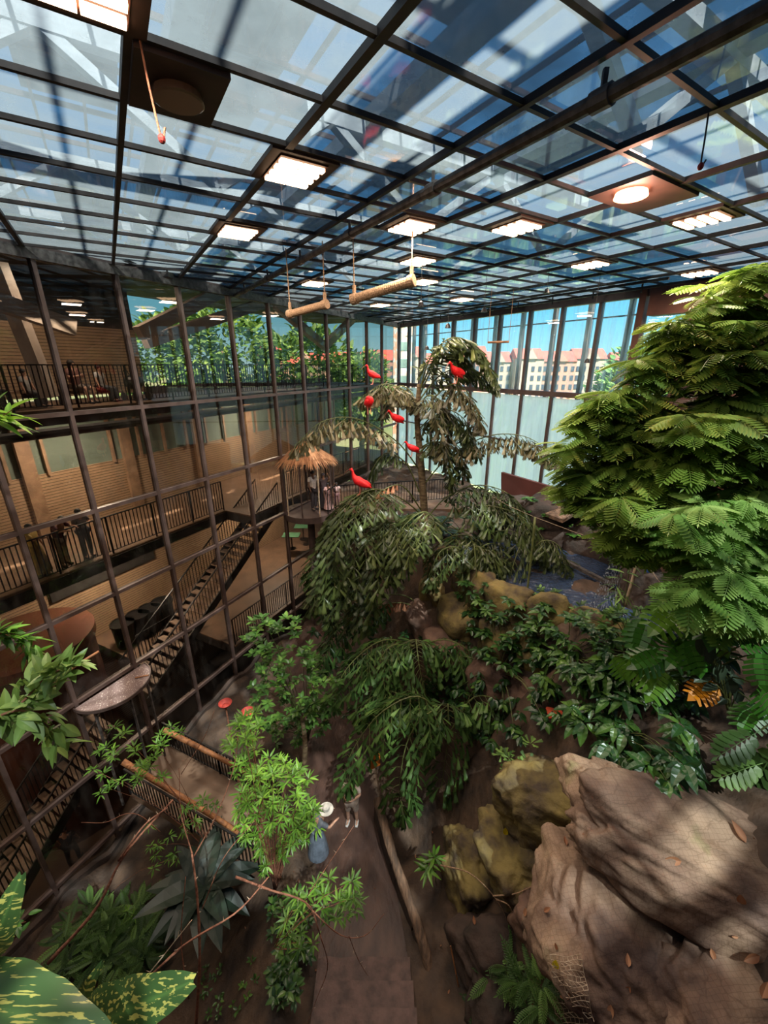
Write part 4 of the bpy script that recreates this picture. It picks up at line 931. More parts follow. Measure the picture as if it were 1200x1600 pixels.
# ---- general bush: stems from the ground to sprays of leaves
def bush(name, label, cat, base, sprays, Tm, size, per, mat, up=.3, r=.014, out=1.0, group=None, stem='gstem', tone=.4, tv=.3, parts=3, kk=.08, droop=0, stems=True, leafname='foliage', sjit=.3):
    base = Vector(base); e = empty(name, base, label, cat, group); sprays = [Vector(p) for p in sprays]
    if stems:
        st = MB()
        for k, p in enumerate(sprays):
            if k % 4: continue
            m_ = base.lerp(p, .5) + UP * (p - base).length * .12 + rv(.05)
            st.tube(bez([base + rv(.04), m_, p], 6), [r * (1 - .1 * i) for i in range(7)], 5)
        st.build('stems', M[stem], e, True)
    mbs = [MB() for _ in range(parts)]; cc = sum(sprays, Vector()) / len(sprays)
    order = sorted(range(len(sprays)), key=lambda i: sprays[i].x)
    for n_, i in enumerate(order):
        p = sprays[i]; mb = mbs[min(parts - 1, n_ * parts // len(sprays))]; ov = (p - cc); ov = ov.normalized() if ov.length > .01 else Vector((0, 0, 1))
        ph = rn.uniform(0, 6.28); tb = tone + rn.uniform(-.15, .15)
        for k in range(per):
            a = ph + 2.4 * k; d = Vector((math.cos(a), math.sin(a), up - droop + rn.uniform(-sjit, sjit))) + ov * .35 * out
            mb.place(Tm, p + rv(kk * .3) + d.normalized() * kk * .3, d, UP + rv(.25), size * rn.uniform(.7, 1.15), tb + rn.uniform(-tv, tv))
    for mb in mbs:
        if mb.n: mb.build(leafname, mat, e)
    return e
def polyfill(poly, n):
    xs = [p[0] for p in poly]; ys = [p[1] for p in poly]; out = []
    while len(out) < n:
        x, y = rn.uniform(min(xs), max(xs)), rn.uniform(min(ys), max(ys)); c = False; j = len(poly) - 1
        for i in range(len(poly)):
            if (poly[i][1] > y) != (poly[j][1] > y) and x < (poly[j][0] - poly[i][0]) * (y - poly[i][1]) / (poly[j][1] - poly[i][1]) + poly[i][0]: c = not c
            j = i
        if c: out.append((x, y))
    return out
def cover(poly, n, lift=(.15, .6), toward=0):
    out = []
    for (x, y) in polyfill(poly, n):
        q = hit(x, y); out.append(q + UP * rn.uniform(*lift) * .6 + (Vector((0, 0, CZ)) - q).normalized() * rn.uniform(*lift))
    return out
# ---- big feathery tree at right, in boughs that each have their own foliage
ft_base = Vector((9.6, 8.6, CZ - 6.2)); e = empty('feathery_tree', ft_base, 'large tree with feathery compound leaves filling the right side of the hall', 'tree')
tr = bez([ft_base, ft_base + Vector((-.3, -.2, 2.2)), ft_base + Vector((-.5, -.5, 4.2)), ft_base + Vector((-.4, -.7, 6.3))], 16)
mb = MB(); mb.tube(tr, [.2 - .008 * i for i in range(17)], 12); mb.build('trunk', M['bark'], e, True)
boughs = [([(1110, 425), (1200, 405), (1290, 400), (1290, 520), (1100, 540), (1050, 520)], 7.8, 36, 1), ([(1050, 490), (1110, 480), (1130, 600), (1010, 610), (990, 560)], 7.6, 26, 0), ([(1110, 500), (1290, 500), (1290, 650), (1110, 640)], 7.0, 34, 1),
          ([(930, 615), (1000, 590), (1060, 640), (1040, 700), (930, 700), (895, 655)], 7.4, 30, 0), ([(880, 690), (960, 680), (985, 760), (950, 800), (900, 790), (876, 740)], 7.3, 28, 0), ([(960, 680), (1060, 650), (1090, 760), (1000, 790), (960, 760)], 6.9, 26, 0),
          ([(930, 770), (1010, 770), (1070, 840), (1050, 885), (980, 850)], 6.6, 26, 1), ([(1060, 640), (1180, 640), (1290, 700), (1220, 780), (1080, 770)], 6.5, 34, 0), ([(1050, 770), (1170, 780), (1290, 800), (1290, 880), (1130, 900), (1060, 850)], 6.0, 32, 2),
          ([(1085, 880), (1200, 880), (1280, 900), (1200, 960), (1110, 965), (1065, 930)], 5.7, 24, 2)]
for poly, Y0, n_, cl_ in boughs:
    pts = [P(x, y, Y0 + rn.uniform(-.45, .45) - (y - 600) * .0008) for x, y in polyfill(poly, int(n_ * 1.9))]
    c = sum(pts, Vector()) / len(pts); k0 = min(range(17), key=lambda i: abs(tr[i].z - c.z + .8)); st = MB(); hub = tr[k0].lerp(c, .72) - UP * .1
    st.tube(bez([tr[k0], tr[k0].lerp(hub, .5) + UP * .25, hub], 8), [.07 - .004 * i for i in range(9)], 8)
    mb = MB()
    for p in pts:
        if rn.random() < .6: st.tube(bez([hub, hub.lerp(p, .5) + UP * .1, p - UP * .05], 5), [.02, .017, .014, .011, .009, .007], 5)
        ph = rn.uniform(0, 6.28); tb = rn.uniform(.35, .75)
        for k in range(5):
            a = ph + 1.257 * k + rn.uniform(-.3, .3); d = Vector((math.cos(a), math.sin(a), rn.uniform(-.35, .2))) + Vector((-.35, -.45, 0))
            mb.place(FEATHER, p, d, UP + rv(.35), rn.uniform(.36, .58), tb + rn.uniform(-.2, .2))
    o = mb.build('foliage', M['feather2'] if cl_ == 2 else M['feather'], e); b_ = st.build('bough', M['bark'], e, True)
for (a, b, c_) in (((1090, 640, 7.8), (1120, 560, 8.1), (1150, 470, 8.3)), ((1085, 655, 7.9), (1075, 640, 7.6), (1060, 655, 7.4))):
    mb = MB(); mb.tube(bez([P(*a), P(*b), P(*c_)], 8), .04, 8); mb.build('branch', M['bark'], e, True)

# ------------------------------------------------------------------ pond, rocks, waterfall
def rock(name, label, cat, c, r, mat, seed=0, rot=0, tilt=(0, 0), amp=.22, sub=5, group=None, kind=None):
    import bmesh
    bm = bmesh.new(); bmesh.ops.create_icosphere(bm, subdivisions=sub, radius=1)
    Mx = Matrix.Rotation(rot, 3, 'Z') @ Matrix.Rotation(tilt[0], 3, 'X') @ Matrix.Rotation(tilt[1], 3, 'Y')
    for v in bm.verts:
        n = v.co.normalized(); q = n * 1.3 + Vector((seed, seed * 2.1, 0))
        k = 1 + amp * noise.noise(q) * 1.6 + amp * .6 * abs(noise.noise(q * 2.7)) - amp * .25 * noise.noise(q * 6) + .02 * noise.noise(q * 14)
        co = Vector((math.copysign(abs(n.x) ** .75, n.x), math.copysign(abs(n.y) ** .75, n.y), math.copysign(abs(n.z) ** .8, n.z))) * k
        v.co = Mx @ Vector((co.x * r[0], co.y * r[1], co.z * r[2]))
    me = bpy.data.meshes.new(name); bm.to_mesh(me); bm.free(); me.polygons.foreach_set('use_smooth', [True] * len(me.polygons)); me.materials.append(mat)
    o = bpy.data.objects.new(name, me); scn.collection.objects.link(o); o.location = c
    return tag(o, label, cat, group, kind)
WZ = -6.15
fr_ = [Pz(700, 868, WZ), Pz(722, 892, WZ), Pz(770, 925, WZ), Pz(830, 945, WZ), Pz(890, 965, WZ), Pz(955, 985, WZ), Pz(1010, 1010, WZ)]
bk_ = [Pz(1060, 960, WZ), Pz(1000, 905, WZ), Pz(940, 880, WZ), Pz(880, 862, WZ), Pz(820, 848, WZ), Pz(750, 845, WZ)]
wp = [Vector((p.x, p.y, CZ + WZ + .12)) for p in fr_ + bk_]
mb = MB(); mb.poly(wp, 0); tag(mb.build('pond_water', M['water'], loc=wp[2]), 'rippling blue water of the raised pond between the rock wall and the bank', 'water')
e = empty('pond_wall', fr_[3] - UP * .6, 'mossy yellowish rock wall along the near side of the pond', 'wall')
for i in range(len(fr_) - 1):
    a, b = fr_[i], fr_[i + 1]; c = (a + b) / 2; dd = b - a
    for k, (dz, rr, of) in enumerate(((-.2, .42, .0), (-1.1, .62, -.35), (-2.1, .7, -.8))):
        o = rock('stone_face', None, None, (0, 0, 0), (dd.length * .62, rr, .62), M['rockm'] if k < 2 else M['rockb'], i * 3.1 + k, math.atan2(dd.y, dd.x), (0, 0), .2, 4)
        nrm = Vector((dd.y, -dd.x, 0)).normalized(); nrm = -nrm if nrm.y > 0 else nrm
        o.parent = e; o.location = c + nrm * (-of + .05) + UP * dz - e.location
        del nrm
e = empty('pond_bank', bk_[2], 'dark rocky bank with creepers rising behind the pond', 'rock')
for i in range(len(bk_) - 1):
    a, b = bk_[i], bk_[i + 1]; c = (a + b) / 2; dd = b - a
    for k, (dz, rr, of) in enumerate(((.15, .4, .3), (.95, .75, .8))):
        o = rock('stone_face', None, None, (0, 0, 0), (dd.length * .62, rr, .6), M['darkrock'], 20 + i * 1.7 + k, math.atan2(dd.y, dd.x), (0, 0), .22, 4); o.parent = e; o.location = c + Vector((.35, .9, 0)) * of + UP * dz - e.location
mb = MB(); a, b = Pz(870, 870, WZ + .3), Pz(958, 915, WZ + .3); mb.bar(a, b, .12, .1)
tag(mb.build('kerb', M['pipe'], loc=a), 'low grey kerb along the far edge of the pond water', 'kerb')
wt, wb_ = P(988, 832, 10.4), P(938, 955, 9.3); n_ = 14; mb = MB(); vs = []; fs = []
for i in range(n_ + 1):
    t = i / n_; q = wt.lerp(wb_, t ** .8); q.z = lerp(wt.z, CZ + WZ + .12, t ** 1.4); wdt = .16 + .34 * t
    for k in range(9):
        a = -1 + k / 4; vs.append(tuple(q + Vector((.85, .25, 0)) * a * wdt + Vector((0, -.06 * (1 - a * a) - .03 * (k % 2), 0))))
for i in range(n_):
    for k in range(8): fs.append((i * 9 + k, i * 9 + k + 1, (i + 1) * 9 + k + 1, (i + 1) * 9 + k))
mb.add(vs, fs); o = mb.build('waterfall', M['fall'], loc=wt, smooth=True); tag(o, 'thin broken waterfall dropping from the bank into the pond', 'waterfall')
rock('boulder', 'brown rock outcrop behind the waterfall, under the feathery tree', 'rock', P(1040, 870, 10.6), (1.1, .9, 1.3), M['rockb'], 4, .4)
rock('boulder', 'dark rock under the feathery leaves beside the drain pipe', 'rock', P(1000, 930, 9.6), (.5, .5, .9), M['darkrock'], 9, .4)
rock('boulder', 'dark rock slab at the top of the waterfall', 'rock', P(985, 835, 11.0), (.9, .6, .35), M['darkrock'], 12, .2)
mb = MB(); q = P(1012, 880, 9.7); mb.bar(q, q - UP * .7, .55, .06, (1, 0, 0)); mb2 = MB()
e = empty('drain_panel', q, 'pinkish grey panel with a blue pipe fitting beside the waterfall', 'panel'); mb.build('panel', plain('pinkish_grey_board', (150, 124, 124)), e)
mb = MB(); q2 = P(1021, 862, 9.4); mb.tube([q2, q2 - UP * .75], .05, 12); mb.tube([q2 - UP * .25, q2 - UP * .45], .085, 14); mb.build('blue_pipe', plain('blue_plastic', (40, 84, 150)), e)
mb = MB(); q = P(946, 814, 11.2); mb.box(q, (.42, .3, .3), Vector((.9, .4, 0)), Vector((-.4, .9, 0))); e = empty('wall_speaker', q, 'beige box fixed on the dark bank left of the waterfall', 'box'); mb.build('housing', plain('beige_plastic', (214, 178, 144)), e)
mb = MB(); mb.box(q + Vector((.1, -.16, 0)), (.3, .04, .2), Vector((.9, .4, 0)), Vector((-.4, .9, 0))); mb.build('grille', plain('grey_grille', (150, 128, 110)), e)
# maroon wall and thatched ramp behind the pond
a, b = P(780, 770, 17.5), P(885, 792, 15.2)
mb = MB(); pts = [P(783, 738, 17.5), P(886, 768, 15.0), P(886, 830, 15.0), P(783, 830, 17.5)]; nn = (pts[1] - pts[0]).cross(UP).normalized() * .15
mb.add([tuple(p) for p in pts] + [tuple(p - nn) for p in pts], [(0, 1, 2, 3), (7, 6, 5, 4), (0, 4, 5, 1), (1, 5, 6, 2), (2, 6, 7, 3), (3, 7, 4, 0)])
tag(mb.build('maroon_screen', M['maroon'], loc=pts[0]), 'sloping topped maroon wall panel standing behind the pond', 'wall')
mb = MB(); pts = [P(835, 796, 14.2), P(890, 758, 14.6), P(935, 778, 12.6), P(880, 812, 12.4)]
mb.add([tuple(p) for p in pts] + [tuple(p - UP * .12) for p in pts], [(0, 1, 2, 3), (7, 6, 5, 4), (0, 4, 5, 1), (1, 5, 6, 2), (2, 6, 7, 3), (3, 7, 4, 0)])
tag(mb.build('shelter_roof', M['log2'], loc=pts[0]), 'brown matted shelter roof beside the maroon wall', 'roof')
# stakes and strings
def stake(a, Y, b, Yb, lab, r=.035, mat='log2'):
    p0, p1 = P(*a, Y), P(*b, Yb); mb = MB(); mb.tube(bez([p0, p0.lerp(p1, .5) + Vector((.02, 0, 0)), p1], 6), r, 8); tag(mb.build('bamboo_stake', M[mat], loc=p0, smooth=True), lab, 'stake'); return p1
s1 = stake((820, 950), 10.0, (836, 808), 10.4, 'thin bamboo stake standing in the pond edge, holding a string', .032, 'gstem')
s2 = stake((976, 948), 8.6, (999, 862), 8.8, 'short pale stake right of the waterfall holding the string', .038, 'twig')
for a, b, lab in ((s1, s2, 'string running between the two stakes over the pond'), (s2, P(1065, 900, 7.6), 'string running from the short stake to the right'), (s2, P(1052, 935, 7.6), 'second string slanting down from the short stake'), (P(760, 770, 12.6), s1, 'string running from the palm frond to the bamboo stake')):
    mb = MB(); mb.tube(bez([a, a.lerp(b, .5) - UP * .05, b], 8), .005, 5); tag(mb.build('string', M['twig'], loc=a), lab, 'string')
# foreground boulders
rock('boulder', 'large netted tan boulder in the lower right foreground, sunlit across its top', 'rock', hit(1040, 1480) - UP * .45, (1.7, 1.3, .8), M['netrock'], 2, -.5, (.1, .3), .2, 6)
rock('boulder', 'long smooth brown boulder under the broad pinnate leaves at right', 'rock', hit(1150, 1340) - UP * .45, (2.3, .85, .75), M['netrock'], 7, -.45, (0, .2), .18, 6)
rock('boulder', 'sunlit cream rock left of the yellow leaf, beside the path', 'rock', hit(735, 1350) - UP * .3, (.5, .75, .7), M['rockm'], 15, .3, (0, 0), .25, 5)
rock('boulder', 'mossy brown rock carrying the single upright yellow leaf', 'rock', hit(820, 1320) - UP * .35, (.8, .8, .7), M['rockm'], 21, .1, (0, 0), .28, 5)
rock('boulder', 'dark damp rock at the bottom between the path and the netted boulder', 'rock', hit(790, 1490) - UP * .45, (.9, .8, .7), M['darkrock'], 27, .1, (0, 0), .28, 5)
rock('boulder', 'dark rock with green moss in the bottom middle', 'rock', hit(870, 1430) - UP * .3, (.6, .5, .5), M['rockb'], 33, .1, (0, 0), .28, 5)
rock('boulder', 'brown rock in the bottom right corner of the frame', 'rock', hit(1160, 1580) - UP * .3, (.9, .8, .55), M['netrock'], 38, .2, (0, 0), .28, 5)
rock('boulder', 'rock face showing between the shrubs below the pond wall', 'rock', hit(870, 1250) - UP * .3, (1.1, .7, .8), M['rockm'], 44, -.4, (0, 0), .25, 5)
# curb log along the path, walking stick posts
c = bez([P(590, 1250, 7.9), P(612, 1330, 6.7), P(636, 1400, 5.9), P(660, 1470, 5.2), P(690, 1590, 4.4)], 14); mb = MB(); mb.tube(c, [.13, .12, .11, .12, .10, .11, .12, .11, .1, .11, .12, .11, .12, .12, .12], 12)
tag(mb.build('edge_log', M['log2'], loc=c[0], smooth=True), 'long weathered log edging the right side of the earth path', 'log')
c2 = [p - UP * .42 + Vector((-.02, 0, 0)) for p in c]; mb = MB()
for a, b in zip(c2, c2[1:]): mb.bar(a, b, .16, .75)
tag(mb.build('retaining_kerb', M['darkrock'], loc=c2[0]), 'mossy retaining kerb under the weathered edge log', 'kerb')
mb = MB(); q = P(586, 1190, 8.1); mb.box(q, (.03, .30, .42), Vector((.5, -.86, .1)), Vector((.86, .5, 0))); e = empty('warning_sign', q, 'orange warning sign on a stick among the palm leaves above the path', 'sign'); mb.build('sign_plate', plain('orange_sign', (232, 128, 40)), e)
mb = MB(); mb.tube([q - UP * .2, P(594, 1250, 7.9)], .012, 6); mb.build('stick', M['twig'], e)
mb = MB(); mb.box(q + Vector((-.012, -.02, .06)), (.04, .14, .05), Vector((.5, -.86, .1)), Vector((.86, .5, 0))); mb.build('dark_mark', M['metal'], e)
mb = MB(); q = P(868, 1116, 7.0); mb.box(q, (.38, .25, .05), Vector((.95, .1, -.3)), Vector((0, 1, .3)).normalized(), Vector((.3, -.3, .95)).normalized()); tag(mb.build('orange_tray', plain('orange_red_plastic', (226, 92, 60)), loc=q), 'orange red tray lying among the shrub leaves on the rock', 'tray')
# ropes and canes in the foreground
mb = MB(); mb.tube(bez([P(986, 1412, 3.9), P(968, 1490, 3.6), P(940, 1640, 3.1)], 12), .022, 8); mb.tube(bez([P(986, 1405, 3.92), P(984, 1416, 3.88)], 3), .04, 8)
tag(mb.build('thick_rope', M['rope'], loc=P(986, 1412, 3.9)), 'thick knotted rope hanging down over the netted boulder', 'rope')
mb = MB(); mb.tube(bez([P(985, 1486, 3.6), P(1030, 1492, 3.5), P(1080, 1530, 3.3), P(1140, 1560, 3.2), P(1230, 1590, 3.1)], 16), .009, 6)
tag(mb.build('thin_cable', M['twig'], loc=P(985, 1486, 3.6)), 'thin pale cable running right from the rope across the rock', 'cable')
mb = MB(); mb.tube(bez([P(872, 1490, 3.9), P(884, 1472, 3.9), P(900, 1478, 3.9), P(925, 1498, 3.8), P(964, 1506, 3.7)], 12), .008, 6)
tag(mb.build('looped_vine', M['gstem'], loc=P(872, 1490, 3.9)), 'thin looped greenish vine left of the thick rope', 'vine')
mb = MB(); mb.tube(bez([P(704, 1478, 4.8), P(716, 1540, 4.5), P(732, 1640, 4.2)], 8), .016, 6)
tag(mb.build('dry_cane', M['log'], loc=P(704, 1478, 4.8)), 'straight dry cane standing at the bottom right of the path steps', 'cane')
def roots(name, lab, cat, paths, mat, r):
    e = empty(name, P(*paths[0][0]), lab, cat)
    for p in paths: mb = MB(); n = 10; mb.tube(bez([P(*q) for q in p], n), [r * (1 - .7 * i / n) for i in range(n + 1)], 6); mb.build('root', M[mat], e, True)
roots('hanging_root', 'forked yellowish roots across the sunlit rock beside the path', 'root', [[(688, 1352, 5.2), (735, 1365, 5.0), (775, 1405, 4.8), (798, 1450, 4.7)], [(770, 1400, 4.8), (810, 1395, 4.8), (855, 1370, 4.8)], [(775, 1405, 4.8), (795, 1415, 4.7), (805, 1440, 4.7)]], 'rope', .016)
# ------------------------------------------------------------------ ibises
def ibis(px, py, Y, ang, label, head=1, sc=1.0, lean=0):
    q = P(px, py, Y); e = empty('scarlet_ibis', q, label, 'bird', 'scarlet ibises perched on the tall palm', rz=ang)
    b = MB()
    if head == 1: pts = [(0, -.30, .02), (0, -.2, .06), (0, -.08, .11), (0, .06, .18), (0, .13, .25), (0, .16, .33), (0, .17, .40), (0, .20, .44), (0, .24, .43)]; rr = [.012, .055, .105, .11, .065, .035, .028, .036, .02]
    elif head == 2: pts = [(0, -.26, -.06), (0, -.15, .02), (0, -.05, .1), (0, .04, .18), (0, .09, .24), (.03, .06, .25), (.05, .02, .23), (.06, -.01, .2), (.06, -.03, .18)]; rr = [.012, .07, .115, .115, .07, .05, .05, .04, .02]
    else: pts = [(0, -.28, -.06), (0, -.19, .0), (0, -.08, .07), (0, .05, .15), (0, .12, .21), (0, .16, .26), (0, .19, .31), (0, .23, .33), (0, .26, .31)]; rr = [.012, .055, .10, .10, .06, .035, .03, .036, .02]
    b.tube([Vector(p) * sc for p in pts], [r * sc for r in rr], 14); o = b.build('body', M['red'], smooth=True); o.parent = e
    hp = Vector(pts[-1]); hd = (hp - Vector(pts[-2])).normalized()
    mb = MB(); mb.tube([(hp + hd * .16 * t + Vector((0, 0, -.09 * t * t))) * sc for t in (0, .3, .6, 1)], [.012 * sc, .01 * sc, .007 * sc, .003 * sc], 8); o = mb.build('bill', M['bill']); o.parent = e
    for sd in (-1, 1):
        mb = MB(); mb.ell(Vector((.075 * sd, -.08, .12)) * sc, (.035 * sc, .20 * sc, .075 * sc), 12, 8, M=Matrix.Rotation(.35, 3, 'X')); o = mb.build('wing', M['red'], smooth=True); o.parent = e
        mb = MB(); mb.tube([Vector((.035 * sd, .0, .05)) * sc, Vector((.04 * sd, -.02, -.06)) * sc, Vector((.04 * sd, .0, -.17)) * sc, Vector((.04 * sd, .06, -.18)) * sc], .008 * sc, 6); o = mb.build('leg', M['pinkskin']); o.parent = e
    mb = MB(); 
    for sd in (-1, 1): mb.ell((Vector(pts[-2]) + Vector((.032 * sd, .005, .01))) * sc, (.007, .007, .007), 6, 4)
    o = mb.build('eyes', HAIR); o.parent = e
NET = 1
IB = [(712, 588, 11.6, 2.2, 'scarlet ibis highest in the palm, on the big right plume', 3, 1.05), (582, 592, 11.8, 1.9, 'scarlet ibis on the top of the upper left frond', 1, .8), (577, 636, 11.3, 3.4, 'preening scarlet ibis just under the upper left frond', 2, 1.0),
      (618, 659, 11.9, 2.0, 'scarlet ibis perched in the middle of the long left frond', 3, .95), (643, 705, 11.9, 1.75, 'dark red ibis beside the trunk on the short drooping frond', 3, .85), (562, 762, 10.9, 1.3, 'scarlet ibis with its head raised on the lower left frond', 1, 1.15)]
for a in IB: ibis(*a)
# ------------------------------------------------------------------ shrubs of the hall
bush('rubber_shrub', 'glossy dark broad leaved shrub hanging over the rock at lower right', 'shrub', hit(960, 1150), cover([(890, 1040), (1000, 1050), (1060, 1120), (1060, 1230), (1000, 1260), (960, 1300), (900, 1280), (880, 1180)], 60, (.2, .8)), BROAD, .36, 8, M['glossy'], up=.1, droop=.5, parts=4, tone=.4)
bush('rubber_shrub', 'broad leaved shrub with lighter leaves right below the mossy pond wall', 'shrub', hit(880, 1030), cover([(840, 950), (900, 975), (960, 1000), (1040, 1040), (1040, 1090), (960, 1120), (860, 1130), (830, 1060)], 80, (.1, .7)), BROAD, .27, 8, M['glossy'], up=.2, droop=.3, parts=3, tone=.55)
bush('creeping_shrub', 'dense leafy shrub covering the slope left of the broad leaved ones', 'shrub', hit(780, 1050), cover([(690, 960), (830, 950), (850, 1050), (850, 1150), (780, 1190), (700, 1120), (680, 1000)], 110, (.1, .7)), OVAL, .22, 8, M['glossy'], up=.2, droop=.5, parts=4, tone=.4)
bush('pale_leaf_shrub', 'pale green silvery leaved sprig catching sun on the rock', 'shrub', hit(820, 1215), cover([(775, 1180), (830, 1180), (850, 1240), (830, 1270), (790, 1230)], 16, (.2, .6)), FISH, .22, 9, M['palmlow'], up=.1, tone=.75)
bush('dark_undergrowth', 'dark green undergrowth on the slope between palm base and path', 'shrub', hit(600, 1080), cover([(500, 1000), (690, 1000), (720, 1150), (640, 1190), (540, 1130)], 60, (.05, .5)), OVAL, .2, 7, M['glossy'], up=.3, droop=.3, tone=.25, parts=3)
bush('round_leaf_shrub', 'shrub with clusters of rounded leaves in front of the left glass wall', 'shrub', Vector((-2.6, 10.5, CZ - 12)), [P(x, y, 9.6 + rn.uniform(-.6, .6)) for x, y in polyfill([(378, 975), (420, 955), (465, 965), (500, 1040), (545, 1080), (500, 1150), (440, 1170), (390, 1110), (395, 1040)], 140)], OVAL, .2, 8, M['round'], up=.25, parts=4, tone=.35)
bush('tall_dark_shrub', 'dark shrub growing up beside the hut column behind the palm', 'shrub', Vector((-1.6, 13.5, CZ - 11)), [P(x, y, 13.0 + rn.uniform(-.8, .8)) for x, y in polyfill([(480, 890), (560, 880), (600, 960), (580, 1050), (500, 1050), (480, 960)], 60)], OVAL, .3, 8, M['glossy'], up=.2, tone=.3, parts=3)
bush('weeping_shrub', 'light green shrub with thin drooping leaves below the red bowls', 'shrub', Pz(430, 1390, -11.9), [P(x, y, 6.6 + rn.uniform(-.6, .6)) for x, y in polyfill([(345, 1120), (400, 1110), (420, 1180), (485, 1195), (490, 1260), (505, 1290), (450, 1350), (400, 1360), (370, 1290), (370, 1210)], 140)], LANCE, .20, 10, M['lime'], up=.1, parts=4, tone=.45, stem='stem', r=.01)
bush('weeping_shrub', 'fine leaved sprays above the walkway, left of the light green shrub', 'shrub', Pz(330, 1330, -12), [P(x, y, 6.9 + rn.uniform(-.6, .6)) for x, y in polyfill([(180, 1130), (270, 1120), (300, 1130), (280, 1180), (260, 1230), (150, 1245), (140, 1200)], 34) + polyfill([(230, 1290), (330, 1240), (340, 1270), (280, 1350), (230, 1360)], 18) + polyfill([(120, 1430), (240, 1420), (235, 1440)], 4)], LANCE, .17, 9, M['lime'], up=.1, parts=3, tone=.22, stem='stem', r=.007)
bush('weeping_shrub', 'leafy twig cluster over the path, nearest to the viewer in the middle', 'shrub', P(430, 1480, 4.2), [P(x, y, 4.4 + rn.uniform(-.3, .3)) for x, y in polyfill([(470, 1395), (540, 1355), (565, 1390), (560, 1430), (520, 1440), (480, 1420), (440, 1440), (450, 1480), (500, 1490), (450, 1400)], 34)], LANCE, .17, 9, M['lime'], up=.15, parts=2, tone=.25, stem='stem', r=.007)
bush('weeping_shrub', 'single spray of green leaves beside the sunlit cream rock', 'shrub', hit(680, 1380), [P(672, 1350, 5.9), P(680, 1340, 6.0), P(668, 1360, 5.8)], LANCE, .3, 9, M['lime'], up=0, parts=1, tone=.2)
bush('low_fern', 'dark low fern bank along the foot of the left glass wall', 'fern', Pz(160, 1490, -12.8), cover([(90, 1470), (130, 1430), (210, 1400), (235, 1440), (240, 1500), (190, 1530), (110, 1520)], 50, (.1, .4)), FERN, .5, 6, M['palmlow'], up=.4, tone=.35, parts=2, stems=False)
bush('low_fern', 'dark leafy growth hanging beside the path steps at the left', 'fern', hit(440, 1480), cover([(425, 1390), (480, 1400), (490, 1480), (470, 1560), (420, 1580), (425, 1480)], 44, (.1, .5)), OVAL, .16, 7, M['glossy'], up=.2, tone=.5, parts=2, stems=False)
bush('low_fern', 'dim ferns at the bottom centre right on the dark rock', 'fern', hit(800, 1560), cover([(770, 1530), (830, 1500), (860, 1560), (850, 1600), (760, 1600)], 14, (.1, .4)), FERN, .45, 6, M['palmlow'], up=.4, tone=.4, parts=1, stems=False)
bush('low_fern', 'mossy tufts on the dark ground at the bottom left of the steps', 'fern', hit(360, 1560), cover([(300, 1520), (400, 1500), (420, 1590), (330, 1600)], 18, (.02, .12)), OVAL, .09, 6, M['round'], up=.5, tone=.3, parts=1, stems=False)
bush('creeper', 'creeping ivy covering the dark bank behind the pond', 'creeper', bk_[2] + UP * 1.2, [bk_[i % 5].lerp(bk_[i % 5 + 1], rn.random()) + Vector((.35, .9, 0)) * rn.uniform(-.1, .5) + UP * rn.uniform(.3, 1.75) for i in range(110)], ROUND, .16, 7, M['round'], up=.1, tone=.2, parts=3, stems=False)
bush('creeper', 'ferny plants along the water edge of the mossy wall', 'creeper', fr_[4], [fr_[3].lerp(fr_[6], rn.random()) + UP * rn.uniform(.15, .4) + rv(.15) for i in range(70)], OVAL, .15, 8, M['palmlow'], up=.6, tone=.35, parts=2, stems=False)
bush('creeper', 'dark leaved creeper hanging over the left end of the mossy pond wall', 'creeper', fr_[1], [fr_[0].lerp(fr_[2], rn.random()) + UP * rn.uniform(-1.6, .45) + Vector((-.5, -.55, 0)) * rn.uniform(.1, 1.1) for i in range(70)], OVAL, .22, 8, M['glossy'], up=.1, droop=.3, tone=.35, parts=2, stems=False)
bush('creeper', 'leafy hedge on the terrace in front of the maroon wall', 'creeper', P(720, 830, 14), [P(x, y, 14.2 + rn.uniform(-.6, .6)) for x, y in polyfill([(620, 800), (700, 810), (860, 815), (830, 850), (640, 850)], 80)], OVAL, .3, 8, M['glossy'], up=.3, tone=.25, parts=3)
bush('slender_plant', 'slender plant with pale drooping leaves beside the short stake', 'shrub', P(968, 970, 8.5), [P(x, y, 8.5 + rn.uniform(-.1, .1)) for x, y in ((985, 880), (978, 895), (970, 905), (962, 915), (965, 925), (955, 935), (975, 930))], NARROW, .36, 5, M['palmlow'], up=-.1, tone=.6, parts=1)
bush('shrub', 'mixed green shrub left of the monstera leaves beneath the stakes', 'shrub', P(980, 1010, 7.8), [P(x, y, 7.6 + rn.uniform(-.3, .3)) for x, y in polyfill([(900, 960), (1000, 950), (1030, 1000), (970, 1020), (920, 1000)], 40)], OVAL, .16, 7, M['round'], up=.3, tone=.3, parts=2)
bush('banana_clump', 'dim leafy mass filling the right edge under the feathery tree', 'shrub', P(1180, 1100, 6.0), [P(x, y, 6.3 + rn.uniform(-.4, .4)) for x, y in polyfill([(1040, 940), (1250, 930), (1250, 1250), (1060, 1180), (1010, 1080)], 85)], OVAL, .3, 7, M['glossy'], up=.1, droop=.3, tone=.2, parts=4, stems=False)
